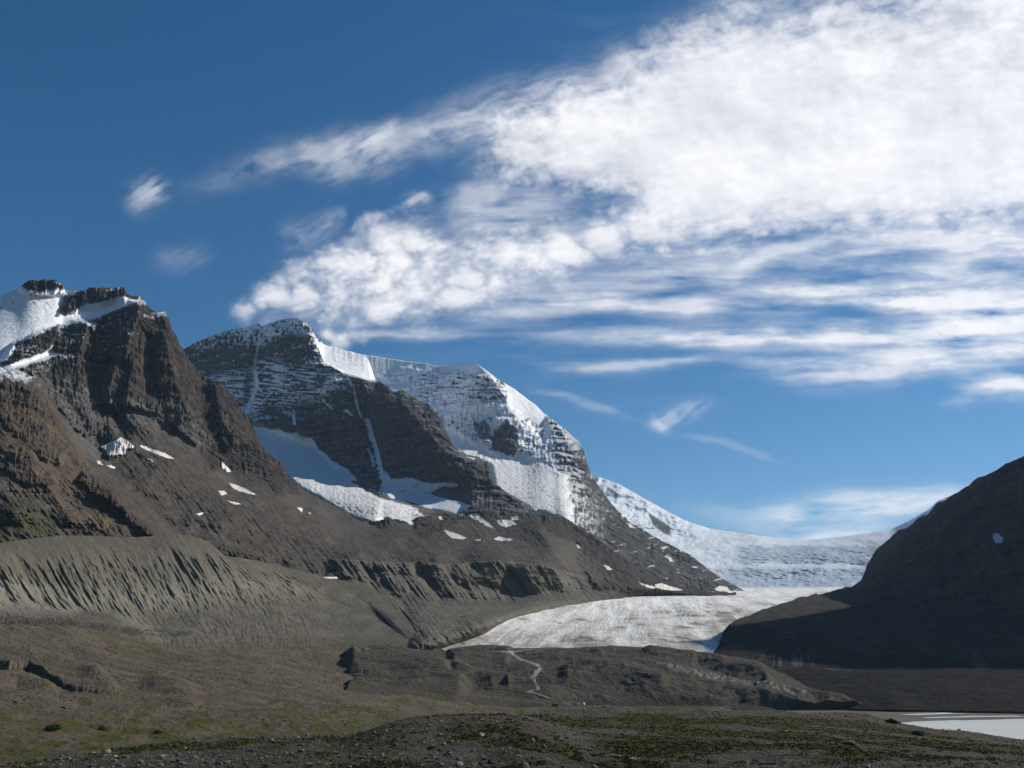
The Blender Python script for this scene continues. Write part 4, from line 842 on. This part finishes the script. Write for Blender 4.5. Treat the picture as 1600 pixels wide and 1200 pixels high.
def boulder(px_, py_, wpx, kind, label, seed, group=None, flat_=0.6, objs=None):
    h = hit(objs or [M_near, M_mor, M_hum], px_, py_)
    if not h: return
    size = 0.5 * wpx / F * (h[0] - CAMV).length
    v = stone_shape(IV, seed, flat_) * size; v[:, 2] += 0.12 * size
    o = add_mesh('boulder', v, IF, SM[kind], None, None, smooth=False); o.location = h[0]; o.rotation_euler = (0, 0, seed * 1.7)
    tag(o, label, 'boulder', group or 'boulders on the near ground'); return o
for k, b_ in enumerate([
    (752,1151,15,'pale','pale rounded boulder alone near the top of the near gravel mound',0.75), (768,1192,16,'dark','dark humped boulder at the lower edge, under the pale rounded one',0.7),
    (1437,1149,26,'dark','dark wedge-shaped boulder on the green bank below the lake',0.55), (1326,1164,30,'grey','wide flat grey boulder set in the meadow, largest right of centre',0.4),
    (1308,1163,9,'dark','dark block at the left end of the wide flat boulder',0.7), (973,1149,11,'grey','grey boulder in the middle of the meadow, left of the bare stony patch',0.6),
    (470,1175,12,'tan','orange-tan boulder on the gravel at the lower left of the mound',0.7), (168,1177,20,'tan','flat tan-topped boulder near the lower left corner',0.45),
    (962,1183,18,'tan','tan slab at the meadow edge, left one of two',0.35), (988,1187,20,'tan','long tan slab at the meadow edge, right one of two',0.28),
    (838,1117,9,'pale','pale boulder on the dark bank crest just right of the mound',0.6), (868,1134,8,'tan','small tan boulder where the bank meets the green turf',0.7),
    (1284,1118,6,'pale','small white boulder on the bank crest left of the lake',0.8), (1308,1137,6,'pale','small white boulder in the turf below the bank left of the lake',0.8),
    (1228,1144,8,'pale','small pale boulder on bare ground at the meadow centre right',0.7), (800,1128,10,'tan','tan stone block on the upper right flank of the mound',0.5),
    (1477,1146,7,'grey','small grey boulder on the bank just right of the wedge-shaped one',0.6), (690,1196,9,'pale','pale boulder at the bottom edge below the mound',0.6),
    (598,1118,0,'grey','x',0.6), (506,1115,0,'grey','x',0.6), (25,1098,9,'dark','dark boulder on the left plain at the picture edge',0.6), (100,1106,9,'grey','grey boulder on the left plain among turf patches',0.6),
    (690,1101,0,'grey','x',0.6), (828,1113,0,'dark','x',0.6)]):
    if b_[2]: boulder(*b_[:5], 600 + k, None, b_[5])
for k in range(110):
    x_ = rng.uniform(20, 1590); lo = 1190 if x_ < 140 else (1165 if x_ < 560 else 1125)
    y_ = rng.uniform(lo, 1197)
    if k % 3 == 0 and x_ > 800: y_ = rng.uniform(1108, 1130)
    kd = rng.choice(['grey', 'grey', 'dark', 'pale', 'tan', 'grey'])
    nm = {'grey': 'grey', 'dark': 'dark', 'pale': 'pale', 'tan': 'tan'}[kd]
    boulder(x_, y_, rng.uniform(2.5, 7.5), kd, 'small ' + nm + ' stone strewn loose on the near stony ground', 700 + k, 'small ' + nm + ' stones strewn on the near ground', rng.uniform(0.45, 0.8))

def shrub(px_, py_, wpx, hpx, label, seed, objs):
    h = hit(objs, px_, py_)
    if not h: return
    sc_ = (h[0] - CAMV).length / F; wm, hm = wpx * sc_ / 2, hpx * sc_; r = np.random.default_rng(seed); n = 2600
    cl_ = r.normal(0, 0.45, (14, 2)); ci = r.integers(0, 14, n); u = r.normal(size=(n, 3)); u /= np.linalg.norm(u, axis=1)[:, None]; u *= r.uniform(0.35, 1, (n, 1)) ** 0.5
    hh = (1 - 0.5 * np.minimum(np.hypot(cl_[:, 0], cl_[:, 1]), 1.6))[ci]
    C_ = np.stack([(cl_[ci, 0] + 0.42 * u[:, 0]) * wm * 0.8, (cl_[ci, 1] + 0.42 * u[:, 1]) * wm * 0.8, np.abs(0.35 * hh + 0.6 * hh * u[:, 2]) * hm], -1)
    q = r.normal(size=(n, 3, 3)) * wm * 0.045
    V = (C_[:, None] + q).reshape(-1, 3)
    root = bpy.data.objects.new('shrub', None); COL.objects.link(root); root.location = h[0]
    add_mesh('foliage', V, np.arange(len(V)).reshape(-1, 3), M['leaf'], {'tone': np.repeat(r.uniform(0, 0.8, n), 3)}, None, root, False)
    SV, SQ = [], []
    for i in range(9):                                     # woody stems fanning out from the root
        a_ = r.uniform(0, 6.28); tip = np.array([math.cos(a_) * wm * 0.6, math.sin(a_) * wm * 0.6, hm * 0.6]); rd = wm * 0.02
        for e in (0, 1):
            for t_ in range(4): SV.append((tip if e else np.array([0, 0, -0.1])) + np.array([math.cos(t_ * 1.57), math.sin(t_ * 1.57), 0]) * rd * (0.4 if e else 1))
        for t_ in range(4): SQ.append((8 * i + t_, 8 * i + (t_ + 1) % 4, 8 * i + 4 + (t_ + 1) % 4, 8 * i + 4 + t_))
    add_mesh('stem', np.array(SV), SQ, SM['dark'], None, None, root, False)
    tag(root, label, 'shrub', 'low shrubs on the open ground')
GR = [M_near, M_mor]
for k, a_ in enumerate([(84,1140,28,9,'widest dark green shrub on the left plain, left of two smaller ones'), (158,1141,15,9,'rounded green shrub on the left plain, middle one of three'), (245,1146,13,6,'smallest green shrub on the left plain, nearest the near stones'),
    (1392,1130,22,7,'low green shrub on the bank beside the near end of the lake')]): shrub(*a_, 820 + k, GR)

# ------------------------------------------------------------------ vehicles by the trailhead, walkers on the path
def box(x0, x1, y0, y1, z0, z1, tx=0.0, ty=0.0):
    v = [(x, y, z0) for x in (x0, x1) for y in (y0, y1)] + [(x + (tx if x == x0 else -tx), y + (ty if y == y0 else -ty), z1) for x in (x0, x1) for y in (y0, y1)]
    return v, [(0, 1, 3, 2), (4, 6, 7, 5), (0, 4, 5, 1), (2, 3, 7, 6), (0, 2, 6, 4), (1, 5, 7, 3)]
def solid(name, boxes, mat, root, bev=0.08):
    V, Q = [], []
    for v, q in boxes: Q += [tuple(i + len(V) for i in f) for f in q]; V += v
    o = add_mesh(name, V, Q, mat, None, None, root, False)
    if bev: md = o.modifiers.new('b', 'BEVEL'); md.width = bev; md.segments = 2
    return o
def plain(name, col, rough=0.4, spec=0.5):
    m, nt, b = new_mat(name); c = mixc(nt, tex(nt, 3.0, 4), col, tuple(x * 0.88 for x in col)); nt.links.new(c, b.inputs['Base Color']); b.inputs['Roughness'].default_value = rough; b.inputs['Specular IOR Level'].default_value = spec; return m
GLS = plain('dark_glass', (0.02, 0.025, 0.03), 0.08); TYR = plain('tyre_rubber', (0.02, 0.02, 0.02), 0.8); PNT = {'white': plain('white_paint', (0.78, 0.78, 0.76)), 'silver': plain('silver_paint', (0.45, 0.46, 0.48), 0.3), 'dark': plain('dark_blue_paint', (0.03, 0.04, 0.06)), 'red': plain('red_paint', (0.35, 0.06, 0.04))}
def wheels(root, xs, w, r=0.34):
    for x in xs:
        for y in (-w, w):
            V = [(x + r * math.cos(t * math.pi / 8), y + dy, r + r * math.sin(t * math.pi / 8)) for dy in (-0.1, 0.1) for t in range(16)]
            me = bpy.data.meshes.new('wheel'); me.from_pydata(V, [], [tuple(range(16))[::-1], tuple(range(16, 32))] + [(t, (t + 1) % 16, 16 + (t + 1) % 16, 16 + t) for t in range(16)]); me.materials.append(TYR)
            o = bpy.data.objects.new('wheel', me); COL.objects.link(o); o.parent = root
def vehicle(px_, py_, kind, colr, rot, label, cat, group=None):
    h = hit([flats, M_mor, M_hum], px_, py_)
    if not h: return
    root = bpy.data.objects.new('parked_' + kind, None); COL.objects.link(root); root.location = h[0] + Vector((0, 0, 0.03)); root.rotation_euler = (0, 0, math.radians(rot))
    P = PNT[colr]
    if kind == 'car':
        solid('body', [box(-2.2, 2.2, -0.86, 0.86, 0.3, 0.92, 0.08, 0.05)], P, root); solid('roof', [box(-1.15, 0.75, -0.66, 0.66, 1.40, 1.46, 0.1, 0.08)], P, root, 0.03)
        solid('window', [box(-1.75, 1.3, -0.80, 0.80, 0.925, 1.40, 0.55, 0.14)], GLS, root, 0.04); wheels(root, (-1.35, 1.35), 0.8)
    else:
        Ln, Hh = (4.2, 3.1) if kind == 'motorhome' else (2.7, 2.3)
        solid('body', [box(-Ln, Ln - 1.2, -1.1, 1.1, 0.45, Hh, 0.05, 0.05), box(Ln - 1.198, Ln, -1.05, 1.05, 0.45, Hh * 0.52, 0.0, 0.03)], P, root)
        solid('windscreen', [box(Ln - 1.197, Ln - 0.25, -0.98, 0.98, Hh * 0.525, Hh * 0.82, 0.0, 0.12)], GLS, root, 0.03)
        for s_ in (-1, 1):
            for i in range(3): solid('window', [box(-Ln + 0.7 + i * (2 * Ln - 2.4) / 3, -Ln + 0.7 + (i + 0.6) * (2 * Ln - 2.4) / 3, s_ * 1.085 - 0.03, s_ * 1.085 + 0.03, Hh * 0.52, Hh * 0.75)], GLS, root, 0)
        wheels(root, (-Ln + 1.3, Ln - 1.0), 1.0, 0.42)
    tag(root, label, cat, group)
vehicle(868,1104,'van','dark',20,'dark van at the left end of the parked vehicles beyond the bank','van')
vehicle(887,1103.5,'motorhome','white',6,'long white motorhome beside the dark van on the gravel flats','motorhome')
vehicle(904,1102.5,'van','silver',80,'silver van just right of the long white motorhome','van')
vehicle(912,1102,'van','white',75,'white van at the right end of the tall vehicles, behind the bank','van')
for k, (x_, cl_) in enumerate(((928,'silver'),(936,'white'),(944,'dark'),(951,'silver'),(959,'white'))):
    vehicle(x_, 1106, 'car', cl_, 84, ['silver car at the left end of the low row on the flats', 'white car second from the left in the low row', 'dark car in the middle of the low row on the flats', 'silver car second from the right in the low row', 'white car at the right end of the low row'][k], 'car', 'cars parked in a row on the gravel flats')

def person(px_, py_, label, mat, rot):
    h = hit([M_hum], px_, py_)
    if not h: return
    js = [(0,0,0.95),(0,0,1.15),(0,0,1.42),(0,0,1.52),(0,0.01,1.68),(-0.19,0,1.40),(-0.26,0.03,1.12),(-0.27,0.10,0.86),(0.19,0,1.40),(0.26,-0.02,1.12),(0.27,0.04,0.86),(-0.10,0,0.88),(-0.11,0.10,0.48),(-0.11,0.04,0.05),(-0.11,0.18,0.03),(0.10,0,0.88),(0.11,-0.04,0.48),(0.11,-0.18,0.07),(0.11,-0.05,0.03)]
    ed = [(0,1),(1,2),(2,3),(3,4),(2,5),(5,6),(6,7),(2,8),(8,9),(9,10),(0,11),(11,12),(12,13),(13,14),(0,15),(15,16),(16,17),(17,18)]
    rd = [.15,.14,.15,.055,.105,.07,.05,.038,.07,.05,.038,.10,.07,.05,.035,.10,.07,.05,.035]
    me = bpy.data.meshes.new('person'); me.from_pydata(js, ed, []); o = bpy.data.objects.new('person', me); COL.objects.link(o)
    md = o.modifiers.new('s', 'SKIN'); sv = me.skin_vertices[0].data
    for i, r_ in enumerate(rd): sv[i].radius = (r_ * 0.95, r_ * 0.85)
    sv[0].use_root = True
    md2 = o.modifiers.new('u', 'SUBSURF'); md2.levels = 1; md2.render_levels = 1
    me.materials.append(mat); o.location = h[0]; o.rotation_euler = (0, 0, rot); tag(o, label, 'person')
person(833,1051,'walker in dark clothing on the left side of the path\'s lower bend', PNT['dark'], 0.4)
person(838,1068,'walker in dark clothing on the path just above its sharp turn', PNT['dark'], 2.6)
person(843,1042.5,'walker in reddish clothing at the outer bend of the path', PNT['red'], 1.2)

# ------------------------------------------------------------------ clouds on the sky dome
gx = np.arange(-500, 2101, 1.7); gy = np.arange(-420, 1061, 1.7)
PX, PY = np.meshgrid(gx, gy)
def cpoly(pts, soft): return sstep(-soft, soft * 1.3, polydist(PX + wx, PY + wy, pts))
def stroke(pts, wid, n0=0.0, taper=0.42):
    out = np.zeros(PX.shape); pa = np.array(pts, float)
    e0 = pa[0] + (pa[0] - pa[1]) * 0.0; dv0 = (pa[0] - pa[1]) / np.hypot(*(pa[0] - pa[1])); dv1 = (pa[-1] - pa[-2]) / np.hypot(*(pa[-1] - pa[-2]))
    Lt = sum(np.hypot(*(pa[i + 1] - pa[i])) for i in range(len(pa) - 1)); pa = np.vstack([pa[0] + dv0 * 0.16 * Lt, pa, pa[-1] + dv1 * 0.16 * Lt]); pts = pa
    m = (PX > pa[:, 0].min() - 3 * wid - 60) & (PX < pa[:, 0].max() + 3 * wid + 60) & (PY > pa[:, 1].min() - 3 * wid - 60) & (PY < pa[:, 1].max() + 3 * wid + 60)
    d, s, t = polydist((PX + 0.6 * wx)[m], (PY + 0.45 * wy)[m], pts, False)
    out[m] = np.exp(-(d / wid) ** 2) * sstep(-0.0, taper, t) * sstep(-0.0, taper, 1 - t); return out
wx = 26 * fbm(PX / 90, PY / 70, 0.0, 4, 1201); wy = 20 * fbm(PX / 90, PY / 60, 9.0, 4, 1202)
# puffs: inverted ridged noise at three sizes
def billow(s, seed, o=4):
    a = 0; t = 0; w_ = 1.0
    for i in range(o):
        k = 1.9 ** i; n = np.abs(noise((PX + wx * 0.5) / s * k, (PY + wy * 0.5) / (s * 0.78) * k, 0.5 * i, seed + i)); a = a + w_ * n; t += w_; w_ *= 0.55
    return a / t * 2.6
puff = billow(70, 1210, 5)
wisp = 0.65 * fbm((PX * 0.93 - PY * 0.36 + 0.5 * wx) / 130, (PY * 0.93 + PX * 0.34 + 0.5 * wy) / 30, 0.0, 6, 1220, 0.62) + 0.6 * fbm(PX / 60, PY / 40, 2.0, 5, 1225, 0.6)      # streaks rising to the right
wisp2 = 0.7 * fbm((PX + 0.4 * wx) / 170, (PY + 0.22 * wy + 0.03 * PX) / 21, 0.0, 6, 1230, 0.6) + 0.5 * fbm(PX / 110, PY / 34, 4.0, 5, 1236, 0.6)                                # level streaks
feath = 0.8 * fbm((PX * 0.87 - PY * 0.5 + 0.3 * wx) / 60, (PY * 0.87 + PX * 0.5 + 0.3 * wy) / 10, 0.0, 5, 1250, 0.6) + 0.4 * fbm(PX / 30, PY / 24, 1.0, 4, 1255)
soft = fbm(PX / 160, PY / 110, 0.0, 5, 1240, 0.55)
main = cpoly([(770,190),(820,165),(900,140),(960,125),(990,100),(1060,55),(1150,32),(1215,35),(1300,10),(1500,-60),(2200,-300),(2200,330),(1600,340),(1480,355),(1300,345),(1150,370),(1050,385),(960,385),(880,420),(800,440),(730,465),(640,485),(580,502),(520,498),(470,470),(500,430),(470,410),(560,368),(640,355),(700,385),(800,372),(900,345),(985,315),(930,300),(860,290),(800,280),(765,245)], 58)
edge_l = 1 - sstep(700, 1250, PX + 0.6 * PY)
fine_c = fbm((PX + 0.5 * wx) / 34, (PY + 0.5 * wy) / 24, 2.0, 5, 1260, 0.65)
lowr = sstep(300, 400, PY - 0.02 * (PX - 900) + 30 * soft)
den = 1.45 * main ** 1.3 * (1.0 + 0.40 * soft + 0.16 * fine_c) + (main * (1 - main) * 4) * (0.60 * (puff - 0.5) + 0.42 * wisp + 0.30 * fine_c)
den -= 0.48 * main * sstep(0.05, 0.9, 1 - puff) * edge_l
den -= 1.05 * main * lowr * sstep(-0.45, 0.35, -wisp2 - 0.4 * wisp)
den -= 0.75 * main * sstep(1050, 1450, PX) * (1 - sstep(30, 190, PY)) * sstep(-0.5, 0.4, -wisp)
holes = np.exp(-(((PX - 880) / 150) ** 2 + ((PY - 320) / 26) ** 2)) * 0.45 + np.exp(-(((PX - 1300) / 210) ** 2 + ((PY - 415) / 22) ** 2)) * 0.6
den -= holes * (0.5 + 0.9 * wisp2)
tail = cpoly([(365,482),(395,462),(430,440),(480,400),(545,372),(640,352),(700,370),(760,388),(820,372),(900,348),(980,318),(1040,300),(1120,330),(1080,372),(960,388),(890,420),(820,450),(760,472),(700,480),(640,490),(590,505),(530,495),(500,470),(440,470),(390,495)], 22)
den = np.maximum(den, tail * (0.22 + 0.95 * sstep(0.12, 0.85, puff + 0.2 * soft + 0.15 * fine_c) + 0.25 * sstep(480, 620, PX)))
veil = np.zeros(PX.shape)
for pts, wid, a, tex_ in (
    ([(320,285),(400,262),(480,240),(550,222),(620,215),(700,205),(800,190)], 18, 0.34, wisp), ([(480,262),(560,245),(640,240)], 24, 0.30, feath), ([(560,230),(610,205),(625,185)], 12, 0.35, feath),
    ([(205,332),(225,314),(245,298),(262,286)], 15, 0.25, feath), ([(195,302),(230,296),(262,296)], 15, 0.22, feath),
    ([(430,375),(470,365),(540,345)], 20, 0.13, feath), ([(230,405),(280,408),(330,395)], 16, 0.09, feath), ([(640,220),(720,190),(800,180),(860,160)], 30, 0.26, wisp),
    ([(620,316),(650,309),(680,312)], 8, 0.42, feath), ([(700,315),(740,305),(800,290)], 20, 0.40, wisp), ([(700,345),(800,330),(900,310)], 26, 0.40, wisp2),
    ([(690,500),(750,490),(840,470),(940,455),(1060,430),(1200,420)], 22, 0.34, wisp2), ([(760,480),(900,470),(1050,478),(1200,480),(1260,478)], 11, 0.65, wisp2),
    ([(900,430),(1050,412),(1200,400),(1400,395)], 24, 0.26, wisp2), ([(1120,432),(1180,405),(1260,382),(1340,365)], 10, 0.5, wisp),
    ([(1080,440),(1200,448),(1330,458),(1450,468),(1600,475),(1800,480)], 15, 0.80, wisp2), ([(1300,385),(1450,375),(1600,380),(1800,385)], 22, 0.75, wisp2),
    ([(1400,420),(1500,425),(1650,430)], 16, 0.45, wisp2), ([(1350,445),(1500,450),(1700,455)], 16, 0.4, wisp2),
    ([(860,520),(960,524),(1080,530),(1200,525),(1330,525),(1480,520),(1650,510)], 13, 0.72, wisp2), ([(1250,548),(1400,545),(1550,530),(1700,520)], 26, 0.55, wisp2),
    ([(1180,570),(1250,585),(1330,582),(1400,570),(1500,562),(1620,560)], 15, 0.62, wisp2), ([(1380,500),(1500,500),(1700,490)], 24, 0.6, wisp2),
    ([(860,572),(960,570),(1060,565),(1110,562)], 7, 0.45, wisp2), ([(570,525),(700,522),(800,520)], 7, 0.22, wisp2),
    ([(820,610),(880,622),(940,640),(1000,655)], 6, 0.16, wisp2), ([(1010,664),(1035,660),(1065,646),(1105,630)], 11, 0.28, feath), ([(1045,674),(1015,650)], 8, 0.3, feath),
    ([(1060,680),(1120,690),(1180,706),(1230,722)], 5, 0.13, wisp2), ([(1510,605),(1560,600),(1620,606),(1700,610)], 14, 0.85, wisp2), ([(1470,620),(1540,610)], 10, 0.3, wisp2),
    ([(1140,815),(1230,808),(1330,800),(1420,785),(1520,768)], 13, 0.62, wisp2), ([(1200,798),(1300,788),(1420,775),(1530,763)], 14, 0.5, wisp2), ([(1180,832),(1240,838),(1320,832),(1400,825)], 12, 0.55, wisp2), ([(1060,790),(1140,805),(1180,820)], 10, 0.12, wisp2),
    ([(500,520),(525,530),(545,532)], 12, 0.55, puff - 0.5), ([(500,524),(620,523),(740,521)], 4, 0.18, wisp2),
    ([(1080,20),(1200,5),(1350,-20)], 40, 0.35, wisp), ([(900,130),(1000,95)], 20, 0.25, wisp)):
    g = stroke(pts, wid * 1.2)
    veil = 1 - (1 - veil) * (1 - np.clip(a * 1.0 * np.clip(g * (1.0 + 1.3 * tex_) + 0.55 * tex_ * g - 0.25 * (1 - g) * g, 0, 1), 0, 0.95))
veil += 0.10 * sstep(700, 1500, PX + PY) * sstep(-0.2, 0.7, wisp2) * (1 - sstep(520, 680, PY))
veil += 0.16 * sstep(900, 1500, PX) * sstep(360, 420, PY) * (1 - sstep(520, 600, PY)) * sstep(-0.2, 0.5, wisp2)
rim = main * (1 - main) * 4
fil = fbm((PX * 0.94 - PY * 0.34 + 0.7 * wx) / 46, (PY * 0.94 + PX * 0.34 + 0.7 * wy) / 9, 6.0, 5, 1270, 0.65)
den = np.maximum(den, 0.40 * np.clip(cpoly([(700,170),(860,120),(1050,40),(1200,10),(1500,-80),(2200,-300),(2200,360),(1600,370),(1300,360),(1050,390),(900,420),(780,470),(640,505),(430,500),(470,430),(640,350),(820,360),(960,310),(740,255)], 42), 0, 1) * np.clip(0.7 + 0.9 * fil + 0.5 * soft, 0, 1.6))
den *= 1 + 0.35 * fil * (0.3 + rim)
dsum = 1 - np.exp(-1.5 * np.clip(den, 0, 3) ** 1.15) * (1 - np.clip(veil, 0, 0.9))
dsum *= sstep(-500, -300, PX) * sstep(2100, 1950, PX) * sstep(-420, -250, PY)
body = 1.2 * puff * (0.3 + 0.7 * edge_l) + 0.8 * soft + 0.35 * wisp + 0.3 * fine_c
rel = body - np.roll(np.roll(body, 5, 0), -6, 1)       # puffs lighter on their sunward side
shade = np.clip(0.72 + 0.42 * rel + 0.34 * soft + 0.15 * wisp + 0.22 * (puff - 0.5) * edge_l, 0, 1)
RAD = 90000.0
dx, dy, dz = project_dir(PX, PY); ln = np.sqrt(dx * dx + dy * dy + dz * dz)
V = np.stack([dx, dy, dz], -1) / ln[..., None] * RAD
m = bpy.data.materials.new('cloud_layer'); m.use_nodes = True; nt = m.node_tree; nt.nodes.clear()
out = nd(nt, 'ShaderNodeOutputMaterial'); mx = nd(nt, 'ShaderNodeMixShader'); tr = nd(nt, 'ShaderNodeBsdfTransparent'); em = nd(nt, 'ShaderNodeEmission')
CLOUD_LO, CLOUD_HI = (0.56, 0.58, 0.63), (0.90, 0.89, 0.895)
nt.links.new(mixc(nt, attr(nt, 'shade'), CLOUD_LO, CLOUD_HI), em.inputs[0]); em.inputs[1].default_value = 1.0
nt.links.new(attr(nt, 'cloud_cover'), mx.inputs[0]); nt.links.new(tr.outputs[0], mx.inputs[1]); nt.links.new(em.outputs[0], mx.inputs[2]); nt.links.new(mx.outputs[0], out.inputs[0])
add_mesh('sky', V.reshape(-1, 3), gridquads(*PX.shape), m, {'cloud_cover': dsum, 'shade': shade}, 'structure')

# ------------------------------------------------------------------ mountain air
HAZE = 1.7e-5
m = bpy.data.materials.new('mountain_air'); m.use_nodes = True; nt = m.node_tree; nt.nodes.clear()
out = nd(nt, 'ShaderNodeOutputMaterial'); v = nd(nt, 'ShaderNodeVolumePrincipled'); v.inputs['Density'].default_value = HAZE; v.inputs['Color'].default_value = (0.50, 0.72, 1.0, 1); v.inputs['Anisotropy'].default_value = 0.2
nt.links.new(v.outputs[0], out.inputs['Volume'])
x0, x1, y0, y1, z0, z1 = -14500, 14500, -4500, 14500, -16, 2250
vv = [(x, y, z) for x in (x0, x1) for y in (y0, y1) for z in (z0, z1)]
add_mesh('haze', vv, [(0, 1, 3, 2), (4, 6, 7, 5), (0, 4, 5, 1), (2, 3, 7, 6), (0, 2, 6, 4), (1, 5, 7, 3)], m, None, 'stuff', smooth=False)
